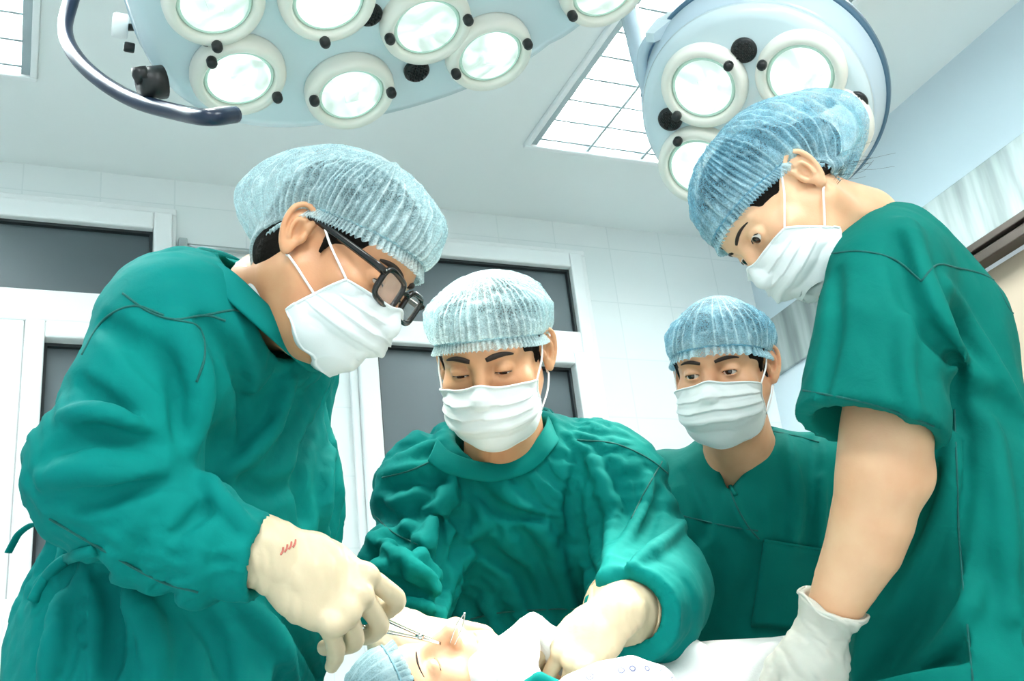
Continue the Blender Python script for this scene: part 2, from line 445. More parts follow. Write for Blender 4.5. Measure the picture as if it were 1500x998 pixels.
def module(par, c, R, r, screw_angles, power, aim, loc_only=False):
    """one reflector module: cream ring, lens, glowing core, two black thumb screws"""
    ring = MB().lathe([(r * .985, -.004), (r, .004), (r * .985, .016), (r * .93, .025), (r * .80, .028), (r * .745, .024), (r * .735, .012), (r * .74, -.004)], c, R, 56, True).build('lens_ring', M_ring, par, True)
    # faceted bowl behind the lens
    MB().lathe([(r * .74, .010), (r * .70, -.010), (r * .55, -.034), (r * .32, -.048), (r * .12, -.052), (0, -.052)], c, R, 24).build('reflector', M_reflector, ring, False)
    MB().lathe([(r * .736, .0125), (r * .66, .0165), (r * .45, .019), (r * .2, .0205), (0, .021)], c, R, 40).build('lens', M_litlens, ring, True)
    MB().lathe([(r * .742, .0135), (r * .69, .0175), (r * .655, .0178), (r * .66, .0150)], c, R, 48, True).build('lens_edge', M_lensedge, ring, True)
    MB().lathe([(r * .22, .0205), (r * .20, .0235), (r * .1, .0245), (0, .0246)], c, R, 4).build('bulb', M_bulb if False else M_litlens, ring, True)
    for a in screw_angles:
        a = math.radians(a)
        p = np.array(c) + R @ np.array([r * .86 * math.cos(a), r * .86 * math.sin(a), .024])
        MB().lathe([(.0065, 0), (.0085, .004), (.0085, .013), (.0065, .017), (0, .018)], p, R, 14).build('thumb_screw', M_black, ring, True)
    l = bpy.data.lights.new('lamp_beam', 'SPOT'); l.energy = power; l.color = (1.0, .965, .87)
    l.spot_size = math.radians(42); l.spot_blend = 1.0; l.shadow_soft_size = .045
    lo = bpy.data.objects.new('lamp_beam', l); COL.objects.link(lo)
    P = np.array(c) + R @ np.array([0, 0, .05])
    lo.location = Vector(P); lo.rotation_euler = Vector(aim - P).to_track_quat('-Z', 'Y').to_euler()
def vent(par, c, R, r=.0225):
    v = MB().lathe([(r, -.002), (r, .004), (r * .9, .007), (r * .55, .008), (0, .008)], c, R, 32).build('vent_cap', M_black, par, True)
    q = MB()
    for i in range(-3, 4):
        for j in range(-3, 4):
            x, y = (i + .5 * (j % 2)) * .0062, j * .0054
            if x * x + y * y < (r * .8) ** 2:
                q.lathe([(.0017, .0068), (.0022, .0092), (.0012, .0105), (0, .0105)], np.array(c) + R @ np.array([x, y, 0]), R, 6)
    q.build('vent_grille', M_black, v, True)
AIM2 = at(880, 900, 1.46)
AIM = at(700, 985, 1.40)
def plane_frame(n):
    x = _n(np.cross(n, (0, 0, 1))); y = np.cross(n, x)
    return np.stack([x, y, _n(n)], 1)

# ---- big head
nB = _n((0.111, -0.241, -0.964)); RB = plane_frame(nB)
PB = at(348, 105, 1.832)
def onB(px, py, off=0.0):
    r = at(px, py, 1) - CAMP; t = ((PB + nB * off - CAMP) @ nB) / (r @ nB)
    return CAMP + r * t
cB = PB + RB @ np.array([-.0347, -.3345, 0]); rB = .4277
# the housing is not quite round: it swells round its outer lenses
RIM = [(190, 0), (207, 70), (230, 110), (262, 142), (300, 163), (350, 178), (400, 183), (500, 173), (600, 152), (700, 117), (800, 66), (870, 30)]
_q = np.array([(onB(*p, -.03) - cB) @ RB for p in RIM]); _t = np.arctan2(_q[:, 1], _q[:, 0]); _r = np.hypot(_q[:, 0], _q[:, 1]) / rB
_o = np.argsort(_t); _t, _r = _t[_o], _r[_o]
_gap = np.linspace(_t[-1], _t[0] + 2 * math.pi, 7)[1:-1]
_t2 = np.concatenate([_t, _gap]); _r2 = np.concatenate([_r, np.full(5, 1.0)])
def lobed(mb):
    V = []
    for v in mb.v:
        l = (np.array(v) - cB) @ RB; th = math.atan2(l[1], l[0])
        k = np.mean([np.interp(th + d, _t2, _r2, period=2 * math.pi) for d in (-.12, -.06, 0, .06, .12)])
        l[:2] *= k; V.append(tuple(cB + RB @ l))
    mb.v = V
    return mb
bl = thing('surgical_lamp', cB - nB * .25, 'large round surgical lamp head at the top left with a dark blue rail', 'surgical lamp', 'surgical lamp heads')
hs = lobed(MB().lathe([(0, .004), (rB * .5, .0), (rB * .93, -.008), (rB * .985, -.016), (rB, -.032), (rB * .99, -.085), (rB * .93, -.125), (rB * .7, -.17), (rB * .35, -.20), (0, -.205)], cB, RB, 128)).build('housing', M_lamp, bl, True)
lobed(MB().lathe([(rB * .995, -.055), (rB * 1.012, -.057), (rB * 1.012, -.071), (rB * .99, -.073)], cB, RB, 128, True)).build('rim_band', M_bluegrey, bl, True)
mods = [((348, 105), (205, -65), .0775), ((511, 129), (205, -65 + 40), .0775), ((714, 72.5), (200, 15), .0775), ((622, 30), (200, 15), .0775),
        ((478, -8), (300, 120), .0775), ((312, -4), (300, 120), .0775), ((880, -24), (250, 60), .0775)]
SCR = [((327, 102), (388, 134)), ((466, 145), (568, 134)), ((666, 106), (770, 63)), ((567, 55), (684, 27)), ((478, 43), (470, -50)), ((317, 45), (300, -60)), ((854, 11), (920, -50))]
for (pxy, _, r), sc in zip(mods, SCR):
    c = onB(*pxy); ang = []
    for s in sc:
        q = (onB(*s, .028) - c) @ RB
        ang.append(math.degrees(math.atan2(q[1], q[0])))
    module(bl, c, RB, r, ang, 4.5, AIM)
for (x, y) in ((.10, -.36), (.02, -.58), (-.20, -.62), (-.12, -.40)):
    module(bl, cB + RB @ np.array([x + .01, y + .378, 0]), RB, .0775, (40, 220), 4.5, AIM)
for p in ((313, 52), (540, 20), (610, 103)): vent(bl, onB(*p), RB)
hp = [at(345, 168, 1.64), at(305, 172, 1.60), at(262, 165, 1.66), at(200, 148, 1.74), at(150, 120, 1.81), at(113, 85, 1.88), at(96, 48, 1.94), at(103, 8, 1.98), at(122, -40, 2.0), at(160, -82, 1.99), cB + RB @ (RB.T @ (at(215, -95, 1.96) - cB) * np.array((1, 1, 0)) - np.array((0, 0, .06)))]
MB().tube(spline(hp, 8), .0125, 14).build('rail', M_navy, bl, True)
MB().tube(spline(hp, 8) + np.array([-.006, .004, .009]), .007, 10).build('rail_edge', M_steel, bl, True)
def knob(par, name, px, py, d, axis, r, h, m_):
    c = at(px, py, d)
    return MB().lathe([(r * .9, 0), (r, h * .12), (r, h * .85), (r * .88, h), (0, h)], c, frame(axis), 28).build(name, m_, par, True)
outw = cv(-.9, .15, .35)
k1 = knob(bl, 'knob', 188, 40, 1.80, cv(-.95, .1, .3), .020, .024, M_whitep)
k2 = knob(bl, 'switch', 197, 71, 1.79, cv(-.9, .1, .4), .008, .016, M_black)
MB().tube([at(206, 40, 1.80), at(186, 40, 1.80)], .006).build('stem', M_black, k1, True)
q = MB().tube([at(240, 120, 1.74), at(222, 122, 1.73), at(204, 124, 1.72)], [.026, .026, .023], 20)
q.tube([at(212, 118, 1.715), at(205, 107, 1.712), at(203, 98, 1.71)], [.014, .013, .011], 14)
q.build('hinge_clamp', M_black, bl, True)
MB().tube([cB - nB * .19, cB - nB * .30, cB - nB * .42], .03, 20).build('stem', M_lamp, bl, True)
top = cB - nB * .42
arm = [top, top + np.array((.16, .25, .0)), (top[0] + .45, top[1] + .55, CEIL - .02)]
MB().tube(arm, .028, 16).build('arm', M_bluegrey, bl, True)
MB().lathe([(.09, 0), (.09, .012), (.05, .03), (0, .03)], (top[0] + .45, top[1] + .55, CEIL - .0005), frame((0, 0, -1)), 40).build('ceiling_rose', M_lamp, bl, True)

# ---- small head
nS = _n((-.5631, -.2805, -.7773)); RS = plane_frame(nS)
PS = at(1033, 123, 2.001)
def onS(px, py, off=0.0):
    r = at(px, py, 1) - CAMP; t = ((PS + nS * off - CAMP) @ nS) / (r @ nS)
    return CAMP + r * t
cS = np.array((1.1546, 1.3537, 2.0021)); rS = .2035
sl = thing('surgical_lamp', cS - nS * .2, 'smaller round surgical lamp head behind the woman with the bare forearm, at the top right', 'surgical lamp', 'surgical lamp heads')
MB().lathe([(0, .002), (rS * .9, .0), (rS * .965, -.004), (rS, -.016), (rS * 1.01, -.022)], cS, RS, 96).build('housing', M_lamp, sl, True)
MB().lathe([(rS * 1.00, -.0222), (rS * 1.03, -.03), (rS * 1.075, -.075), (rS * 1.10, -.115), (rS * 1.08, -.14), (rS * .9, -.165), (rS * .5, -.185), (0, -.19)], cS, RS, 96).build('side_shell', M_bluegrey, sl, True)
MB().lathe([(rS * 1.08, -.090), (rS * 1.115, -.092), (rS * 1.12, -.106), (rS * 1.09, -.110)], cS, RS, 96, True).build('rim_band', mat('dark_steel_band', '5C7C92', 0.3, metal=.5, noise=(9, .05)), sl, True)
mods = [((1033, 123), ((1063, 99), (996, 164))), ((1174, 106), ((1115, 92), (1220, 149))), ((1026, 239), ((994, 204), (1060, 290)))]
for pxy, sc in mods:
    c = onS(*pxy); ang = []
    for s in sc:
        q = (onS(*s, .024) - c) @ RS; ang.append(math.degrees(math.atan2(q[1], q[0])))
    module(sl, c, RS, .0775, ang, 6.0, AIM2)
l0 = (onS(1033, 123) - cS) @ RS; rr = np.hypot(l0[0], l0[1]); base = math.atan2(l0[1], l0[0])
lb = (onS(1174, 106) - cS) @ RS; lc = (onS(1026, 239) - cS) @ RS
dirs = [lb, lc]
c4 = cS + RS @ np.array([-.095 - .045, .105 + .07, 0]); c5 = cS + RS @ np.array([.0, .105 + .095 - .0, 0])
module(sl, cS + RS @ np.array([-.115, .075, 0]), RS, .072, (100, 280), 6.0, AIM)
module(sl, cS + RS @ np.array([.022, .128, 0]), RS, .066, (100, 280), 4.5, AIM)
for p in ((1090, 73), (982, 174), (1252, 152)): vent(sl, onS(*p), RS)
MB().tube([at(952, 55, 2.03), at(972, 40, 2.06), at(992, 30, 2.10)], [.012, .02, .022], 4).build('hinge_block', M_lamp, sl, False)
MB().tube(spline([at(968, 44, 2.05), at(950, 60, 2.06), at(941, 85, 2.08), at(944, 125, 2.10), at(960, 170, 2.14)], 8), .010, 12).build('handle', M_bluegrey, sl, True)
jt = at(985, 90, 2.35)
MB().tube([cS - nS * .18, cS - nS * .26, jt + 0], .024, 16).build('stem', M_lamp, sl, True)
MB().tube([jt, at(945, 110, 2.42), at(915, -10, 2.55)], .022, 16).build('arm', M_bluegrey, sl, True)
e = at(905, -60, 2.6)
MB().tube([at(915, -10, 2.55), (e[0], e[1], CEIL - .01)], .022, 16).build('drop_tube', M_bluegrey, sl, True)
MB().lathe([(.07, 0), (.07, .012), (.04, .03), (0, .03)], (e[0], e[1], CEIL - .0005), frame((0, 0, -1)), 40).build('ceiling_rose', M_lamp, sl, True)
# ================================================================== implicit surfaces
f32 = np.float32
def _a(v): return np.asarray(v, f32)
def ellip(c, r, R=None):
    c = _a(c); r = _a(r); Rm = None if R is None else _a(R)
    def f(P):
        q = P - c
        if Rm is not None: q = q @ Rm
        k0 = np.sqrt(((q / r) ** 2).sum(-1)) + 1e-9
        k1 = np.sqrt(((q / (r * r)) ** 2).sum(-1)) + 1e-9
        return k0 * (k0 - 1) / k1
    e = r if Rm is None else np.sqrt(((Rm * r) ** 2).sum(1))
    return f, c - e, c + e
def cone(a, b, ra, rb):
    a = _a(a); b = _a(b); ab = b - a; L = float(ab @ ab) + 1e-12
    def f(P):
        q = P - a
        t = np.clip((q @ ab) / L, 0, 1)
        return np.sqrt(((q - t[..., None] * ab) ** 2).sum(-1)) - (ra + (rb - ra) * t)
    m = max(ra, rb)
    return f, np.minimum(a, b) - m, np.maximum(a, b) + m
def flat_cone(a, b, ra, rb, ax, ratio):
    """capsule whose section is stretched by ratio along ax"""
    a = _a(a); b = _a(b); ab = b - a; L = float(ab @ ab) + 1e-12; ax = _a(_n(ax))
    ratio = (ratio, ratio) if np.isscalar(ratio) else ratio
    def f(P):
        q = P - a
        t = np.clip((q @ ab) / L, 0, 1)
        e = q - t[..., None] * ab
        w = e @ ax
        k = ratio[0] + (ratio[1] - ratio[0]) * t
        rest = e - w[..., None] * ax
        n = np.sqrt((rest ** 2).sum(-1) + (w / k) ** 2) + 1e-9
        g = np.sqrt((rest ** 2).sum(-1) + (w / (k * k)) ** 2) + 1e-9
        return (n - (ra + (rb - ra) * t)) * n / g
    m = max(ra, rb) * max(1, *ratio)
    return f, np.minimum(a, b) - m, np.maximum(a, b) + m
def chain(P, r, close=False):
    P = np.asarray(P, float); n = len(P)
    rr = np.full(n, r, float) if np.isscalar(r) else np.asarray(r, float)
    fs = [cone(P[i], P[i + 1], rr[i], rr[i + 1]) for i in range(n - 1)]
    def f(Q):
        d = fs[0][0](Q)
        for g in fs[1:]: d = np.minimum(d, g[0](Q))
        return d
    return f, np.min([g[1] for g in fs], 0), np.max([g[2] for g in fs], 0)
def half(p, n):
    p = _a(p); n = _a(_n(n))
    return (lambda P: (P - p) @ n), np.full(3, -9, f32), np.full(3, 9, f32)
class Sdf:
    def __init__(s): s.ops = []
    def add(s, prim, k=0.0): s.ops.append(('u', prim, k)); return s
    def cut(s, prim, k=0.0): s.ops.append(('s', prim, k)); return s
    def clip(s, prim, k=0.0): s.ops.append(('i', prim, k)); return s
    def warp(s, fn, amp): s.ops.append(('w', (fn, None, None), amp)); return s
    @staticmethod
    def _op(mode, D, d, k):
        if mode == 'w': return D + d
        if mode == 's': D, d = -D, d
        elif mode == 'i': D, d = -D, -d
        if k <= 0: m = np.minimum(D, d)
        else:
            hh = np.maximum(k - np.abs(D - d), 0) / k
            m = np.minimum(D, d) - hh * hh * k * 0.25
        return m if mode == 'u' else -m
    def __call__(s, P):
        P = np.asarray(P, f32); D = np.full(P.shape[:-1], 9.0, f32)
        for mode, prim, k in s.ops: D = s._op(mode, D, prim[0](P), k)
        return D
    def bounds(s, pad=.03):
        u = [p for m, p, k in s.ops if m == 'u']
        return np.min([p[1] for p in u], 0) - pad, np.max([p[2] for p in u], 0) + pad
    def grid(s, lo, hi, h):
        lo = np.asarray(lo, float); n = np.ceil((np.asarray(hi, float) - lo) / h).astype(int) + 1
        ax = [(lo[i] + h * np.arange(n[i])).astype(f32) for i in range(3)]
        D = np.full(tuple(n), 9.0, f32)
        for mode, prim, k in s.ops:
            if mode in ('u', 's') and prim[1] is not None:
                pad = k + 2.5 * h + (0.03 if mode == 'u' else 0.0)
                a = np.clip(np.floor((prim[1] - pad - lo) / h).astype(int), 0, n); b = np.clip(np.ceil((prim[2] + pad - lo) / h).astype(int) + 1, 0, n)
                if (b <= a).any(): continue
            else: a = np.zeros(3, int); b = n
            sl = tuple(slice(a[i], b[i]) for i in range(3))
            P = np.stack(np.meshgrid(ax[0][sl[0]], ax[1][sl[1]], ax[2][sl[2]], indexing='ij'), -1)
            D[sl] = s._op(mode, D[sl], prim[0](P).astype(f32), k)
        return D, lo
    def mesh(s, lo, hi, h, smooth=0):
        D, lo = s.grid(lo, hi, h)
        V, Q = nets(D, lo, h)
        for _ in range(smooth): V = relax(V, Q, 0.5)
        return V, Q
    def march(s, O, Dr, tmax=1.0, iso=0.0, n=60, t0=0.0, inside=False):
        """sphere-trace rays; returns t (nan where nothing is hit)"""
        O = np.asarray(O, float); Dr = np.asarray(Dr, float); t = np.full(len(O), t0)
        for _ in range(n):
            d = s(O + t[:, None] * Dr) - iso
            t = t + (np.clip(-d * 0.7, -0.02, 0.02) if inside else np.clip(d * 0.8, -0.02, 0.05))
        d = s(O + t[:, None] * Dr) - iso
        t[(np.abs(d) > 0.004) | (t > tmax)] = np.nan
        return t
    def normal(s, P, e=0.003):
        P = np.asarray(P, float)
        g = np.stack([s(P + e * np.eye(3)[i]) - s(P - e * np.eye(3)[i]) for i in range(3)], -1)
        return g / (np.linalg.norm(g, axis=-1, keepdims=True) + 1e-9)
    def snap(s, P, iso=0.0, n=8):
        P = np.asarray(P, float).copy()
        for _ in range(n):
            P -= (s(P) - iso)[:, None] * s.normal(P) * 0.8
        return P
def nets(D, lo, h):
    S = D < 0
    c = [S[:-1, :-1, :-1], S[1:, :-1, :-1], S[:-1, 1:, :-1], S[1:, 1:, :-1], S[:-1, :-1, 1:], S[1:, :-1, 1:], S[:-1, 1:, 1:], S[1:, 1:, 1:]]
    allv = c[0].copy(); anyv = c[0].copy()
    for q in c[1:]: allv &= q; anyv |= q
    mix = anyv & ~allv
    I = np.argwhere(mix)
    idx = np.full(mix.shape, -1, np.int32); idx[mix] = np.arange(len(I))
    off = np.array([[0, 0, 0], [1, 0, 0], [0, 1, 0], [1, 1, 0], [0, 0, 1], [1, 0, 1], [0, 1, 1], [1, 1, 1]])
    vals = np.stack([D[I[:, 0] + o[0], I[:, 1] + o[1], I[:, 2] + o[2]] for o in off], 1)
    acc = np.zeros((len(I), 3)); cnt = np.zeros(len(I))
    for a, b in ((0, 1), (2, 3), (4, 5), (6, 7), (0, 2), (1, 3), (4, 6), (5, 7), (0, 4), (1, 5), (2, 6), (3, 7)):
        va, vb = vals[:, a], vals[:, b]; m = (va < 0) != (vb < 0)
        t = np.where(m, va / np.where(m, va - vb, 1), 0)
        acc += np.where(m[:, None], off[a] + t[:, None] * (off[b] - off[a]), 0); cnt += m
    V = lo + h * (I + acc / cnt[:, None])
    Q = []
    for ax in range(3):
        u, v = (ax + 1) % 3, (ax + 2) % 3
        sl0 = [slice(None)] * 3; sl1 = [slice(None)] * 3
        sl0[ax] = slice(0, -1); sl1[ax] = slice(1, None)
        a, b = S[tuple(sl0)], S[tuple(sl1)]
        E = np.argwhere(a != b)
        ok = (E[:, u] > 0) & (E[:, v] > 0) & (E[:, u] < D.shape[u] - 1) & (E[:, v] < D.shape[v] - 1)
        E = E[ok]; neg = a[E[:, 0], E[:, 1], E[:, 2]]
        def at_(du, dv):
            e = E.copy(); e[:, u] -= du; e[:, v] -= dv
            return idx[e[:, 0], e[:, 1], e[:, 2]]
        q = np.stack([at_(1, 1), at_(0, 1), at_(0, 0), at_(1, 0)], 1)
        q[~neg] = q[~neg][:, ::-1]
        Q.append(q)
    Q = np.concatenate(Q)
    Q = Q[(Q >= 0).all(1)]
    return V, Q
def edges_of(Q):
    E = np.concatenate([Q[:, [0, 1]], Q[:, [1, 2]], Q[:, [2, 3]], Q[:, [3, 0]]])
    E.sort(1)
    return np.unique(E, axis=0)
def relax(V, Q, k, E=None):
    E = edges_of(Q) if E is None else E
    n = len(V); s = np.zeros((n, 3)); c = np.bincount(E.ravel(), minlength=n)[:, None]
    for i in range(3):
        s[:, i] = np.bincount(E[:, 0], V[E[:, 1], i], n) + np.bincount(E[:, 1], V[E[:, 0], i], n)
    return V + k * (s / np.maximum(c, 1) - V)
def vnormals(V, Q):
    d1 = V[Q[:, 2]] - V[Q[:, 0]]; d2 = V[Q[:, 3]] - V[Q[:, 1]]
    fn = np.cross(d1, d2); n = np.zeros_like(V)
    for i in range(3):
        for k in range(4): n[:, i] += np.bincount(Q[:, k], fn[:, i], len(V))
    return n / (np.linalg.norm(n, axis=1, keepdims=True) + 1e-12)
def biggest(V, Q):
    """drop stray islands"""
    n = len(V); lab = np.arange(n); E = edges_of(Q)
    while True:
        m = np.minimum(lab[E[:, 0]], lab[E[:, 1]]); new = lab.copy()
        np.minimum.at(new, E[:, 0], m); np.minimum.at(new, E[:, 1], m); new = new[new]
        if (new == lab).all(): break
        lab = new
    keep = lab == np.bincount(lab, minlength=n).argmax()
    ren = np.cumsum(keep) - 1
    Q = Q[keep[Q].all(1)]
    return V[keep], ren[Q]
def join(*VQ):
    Vs, Qs, b = [], [], 0
    for V, Q in VQ:
        Vs.append(V); Qs.append(Q + b); b += len(V)
    return np.concatenate(Vs), np.concatenate(Qs)
# cheap 3-D value noise
_rng = np.random.default_rng(5)
_LAT = _rng.random((64, 64, 64)).astype(f32)
def vnoise(P):
    P = np.asarray(P, f32); I = np.floor(P).astype(np.int64); t = P - I; t = t * t * (3 - 2 * t); I &= 63
    J = (I + 1) & 63
    def L(a, b, c): return _LAT[a[..., 0], b[..., 1], c[..., 2]]
    x, y, z = t[..., 0], t[..., 1], t[..., 2]
    a = L(I, I, I) * (1 - x) + L(J, I, I) * x; b = L(I, J, I) * (1 - x) + L(J, J, I) * x
    c = L(I, I, J) * (1 - x) + L(J, I, J) * x; d = L(I, J, J) * (1 - x) + L(J, J, J) * x
    return ((a * (1 - y) + b * y) * (1 - z) + (c * (1 - y) + d * y) * z) * 2 - 1
def buckle(V, Q, strain=.12, it=90, soft=.01, bend=.22, lap=.02, limit=.02, seed=1, axisfn=None, nscale=22, iso=.08, wind=2.6, k_edge=.5):
    """let a cloth surface that carries slightly too much material buckle into folds near its base shape; returns the displacement"""
    N0 = vnormals(V, Q); n = len(V)
    E = edges_of(Q); Dg = np.concatenate([Q[:, [0, 2]], Q[:, [1, 3]]]); E2 = np.concatenate([E, Dg])
    d0 = V[E2[:, 1]] - V[E2[:, 0]]; L0 = np.linalg.norm(d0, axis=1)
    st = np.full(n, strain) if np.isscalar(strain) else strain
    se = .5 * (st[E2[:, 0]] + st[E2[:, 1]])
    if axisfn is not None:
        ax = axisfn(.5 * (V[E2[:, 0]] + V[E2[:, 1]]))
        # the pull wanders, so folds run askew and die out
        w = np.stack([vnoise(V[E2[:, 0]] * wind + k * 11.7 + seed) for k in range(3)], 1)
        ax = ax + .75 * w; ax /= np.linalg.norm(ax, axis=1)[:, None] + 1e-9
        se = se * (iso + (1.25 - iso) * (((d0 / (L0[:, None] + 1e-9)) * ax).sum(1)) ** 2)
    patch = np.clip(.65 + 1.1 * vnoise(V * 5.5 + seed * 2.7), .05, 1.5)
    se = se * .5 * (patch[E2[:, 0]] + patch[E2[:, 1]])
    L = L0 * (1 + se)
    cnt = np.bincount(E2.ravel(), minlength=n).astype(float)[:, None]
    X = V + N0 * ((vnoise(V * nscale + seed * 7.3) + .5 * vnoise(V * nscale * 2.1 + seed)) * .0025)[:, None]
    for i in range(it):
        d = X[E2[:, 1]] - X[E2[:, 0]]; l = np.sqrt((d * d).sum(1)) + 1e-9
        c = d * (k_edge * (l - L) / l)[:, None]
        G = np.stack([np.bincount(E2[:, 0], c[:, a], n) - np.bincount(E2[:, 1], c[:, a], n) for a in range(3)], 1)
        U = X + G / cnt * 2.0 - V
        l1 = relax(U, Q, 1.0, E) - U
        l2 = relax(l1, Q, 1.0, E) - l1
        U = U + lap * l1 - bend * l2
        h = (U * N0).sum(1); tg = U - h[:, None] * N0
        h = h * (1 - soft); h = h / (1 + np.abs(h / limit) ** 8) ** .125
        X = V + tg * .9 + h[:, None] * N0
    return X - V
def transfer(Vc, U, V, k=6, sig=None):
    """carry a displacement from a coarse surface to a finer one"""
    from mathutils.kdtree import KDTree
    t = KDTree(len(Vc))
    for i, p in enumerate(Vc.tolist()): t.insert(p, i)
    t.balance()
    I = np.zeros((len(V), k), np.int64); D = np.zeros((len(V), k))
    for i, p in enumerate(V.tolist()):
        r = t.find_n(p, k)
        for j, (_, a, d) in enumerate(r): I[i, j] = a; D[i, j] = d
    s_ = sig
    w = np.exp(-(D / s_) ** 2) + 1e-9; w /= w.sum(1)[:, None]
    return (U[I] * w[..., None]).sum(1)
# ================================================================== people: heads
def skin_mat(name, col, col2):
    m = mat(name, col, 0.42, sss=0.16, spec=0.42); t = NT(m); b = t.b
    tc = t.add('ShaderNodeTexCoord')
    n1 = t.add('ShaderNodeTexNoise'); n1.inputs['Scale'].default_value = 14; n1.inputs['Detail'].default_value = 4
    t.link(tc.outputs['Object'], n1.inputs['Vector'])
    mx = t.add('ShaderNodeMixRGB'); mx.inputs[1].default_value = lin(col); mx.inputs[2].default_value = lin(col2)
    rp = t.add('ShaderNodeMapRange'); rp.inputs['From Min'].default_value = .35; rp.inputs['From Max'].default_value = .68
    t.link(n1.outputs['Fac'], rp.inputs['Value']); t.link(rp.outputs[0], mx.inputs[0]); t.link(mx.outputs[0], b.inputs['Base Color'])
    n2 = t.add('ShaderNodeTexNoise'); n2.inputs['Scale'].default_value = 480; n2.inputs['Detail'].default_value = 3
    t.link(tc.outputs['Object'], n2.inputs['Vector'])
    bp = t.add('ShaderNodeBump'); bp.inputs['Strength'].default_value = .22; bp.inputs['Distance'].default_value = .0006
    t.link(n2.outputs['Fac'], bp.inputs['Height']); t.link(bp.outputs[0], b.inputs['Normal'])
    return m
def cap_mat(name, thin, dense, cover):
    """thin pleated nonwoven: see-through between its fibres, denser along the creases"""
    m = bpy.data.materials.new(name); t = NT(m); b = t.b
    b.inputs['Roughness'].default_value = .7; b.inputs['Specular IOR Level'].default_value = .25
    tc = t.add('ShaderNodeTexCoord')
    at_ = t.add('ShaderNodeAttribute'); at_.attribute_name = 'crease'
    nz = t.add('ShaderNodeTexNoise'); nz.inputs['Scale'].default_value = 520; nz.inputs['Detail'].default_value = 3
    t.link(tc.outputs['Object'], nz.inputs['Vector'])
    nb = t.add('ShaderNodeTexNoise'); nb.inputs['Scale'].default_value = 26; nb.inputs['Detail'].default_value = 3
    t.link(tc.outputs['Object'], nb.inputs['Vector'])
    mx = t.add('ShaderNodeMixRGB'); mx.inputs[1].default_value = lin(thin); mx.inputs[2].default_value = lin(dense)
    t.link(at_.outputs['Fac'], mx.inputs[0]); t.link(mx.outputs[0], b.inputs['Base Color'])
    r1 = t.add('ShaderNodeMapRange'); r1.inputs['From Min'].default_value = .3; r1.inputs['From Max'].default_value = .7
    r1.inputs['To Min'].default_value = -.22; r1.inputs['To Max'].default_value = .22
    t.link(nz.outputs['Fac'], r1.inputs['Value'])
    r2 = t.add('ShaderNodeMapRange'); r2.inputs['From Min'].default_value = .35; r2.inputs['From Max'].default_value = .65
    r2.inputs['To Min'].default_value = -.10; r2.inputs['To Max'].default_value = .12
    t.link(nb.outputs['Fac'], r2.inputs['Value'])
    a1 = t.add('ShaderNodeMath', operation='MULTIPLY_ADD'); a1.inputs[1].default_value = .62; a1.inputs[2].default_value = cover
    t.link(at_.outputs['Fac'], a1.inputs[0])
    a2 = t.add('ShaderNodeMath', operation='ADD'); t.link(a1.outputs[0], a2.inputs[0]); t.link(r1.outputs[0], a2.inputs[1])
    a3 = t.add('ShaderNodeMath', operation='ADD', use_clamp=True); t.link(a2.outputs[0], a3.inputs[0]); t.link(r2.outputs[0], a3.inputs[1])
    t.link(a3.outputs[0], b.inputs['Alpha'])
    tl = t.add('ShaderNodeBsdfTranslucent'); t.link(mx.outputs[0], tl.inputs['Color'])
    tr = t.add('ShaderNodeBsdfTransparent')
    ms = t.add('ShaderNodeMixShader'); ms.inputs[0].default_value = .35
    t.link(b.outputs[0], ms.inputs[1])
    m2 = t.add('ShaderNodeMixShader'); t.link(a3.outputs[0], m2.inputs[0]); t.link(tr.outputs[0], m2.inputs[1]); t.link(tl.outputs[0], m2.inputs[2])
    t.link(m2.outputs[0], ms.inputs[2]); t.link(ms.outputs[0], t.out.inputs['Surface'])
    bp = t.add('ShaderNodeBump'); bp.inputs['Strength'].default_value = .35; bp.inputs['Distance'].default_value = .0012
    t.link(nz.outputs['Fac'], bp.inputs['Height']); t.link(bp.outputs[0], b.inputs['Normal'])
    return m
def mask_mat():
    m = bpy.data.materials.new('white_nonwoven_mask'); t = NT(m); b = t.b
    b.inputs['Roughness'].default_value = .75; b.inputs['Specular IOR Level'].default_value = .2
    b.inputs['Base Color'].default_value = lin('F3F9F9')
    tc = t.add('ShaderNodeTexCoord')
    nz = t.add('ShaderNodeTexNoise'); nz.inputs['Scale'].default_value = 420; nz.inputs['Detail'].default_value = 3
    t.link(tc.outputs['Object'], nz.inputs['Vector'])
    bp = t.add('ShaderNodeBump'); bp.inputs['Strength'].default_value = .25; bp.inputs['Distance'].default_value = .0006
    t.link(nz.outputs['Fac'], bp.inputs['Height']); t.link(bp.outputs[0], b.inputs['Normal'])
    tl = t.add('ShaderNodeBsdfTranslucent'); tl.inputs['Color'].default_value = lin('EEF8F8')
    ms = t.add('ShaderNodeMixShader'); ms.inputs[0].default_value = .16
    t.link(b.outputs[0], ms.inputs[1]); t.link(tl.outputs[0], ms.inputs[2]); t.link(ms.outputs[0], t.out.inputs['Surface'])
    return m
M_skin = skin_mat('warm_skin', 'D9A57C', 'CE936B')
M_skin_w = skin_mat('light_skin', 'E8BE98', 'E0AC86')
M_skin_o = skin_mat('tanned_skin', 'DCAA84', 'CC9470')
M_skin_p = skin_mat('pale_skin', 'E3B591', 'DBA781')
M_hair = mat('black_hair', '17130F', .6, spec=.08, noise=(90, .4), bump=(240, .6, .002))
M_brow = mat('dark_brow_hair', '2A1D15', .7, noise=(300, .3))
M_lash = mat('dark_lashes', '120D0A', .6, noise=(300, .2))
M_mask = mask_mat()
M_loop = mat('white_elastic', 'F3F5F4', .7, noise=(300, .03))
M_cap = cap_mat('pale_blue_cap_fabric', 'B6E0E8', 'E6F7F7', .32)
M_cap2 = cap_mat('blue_cap_fabric', '84CBE6', 'D2F0F6', .35)
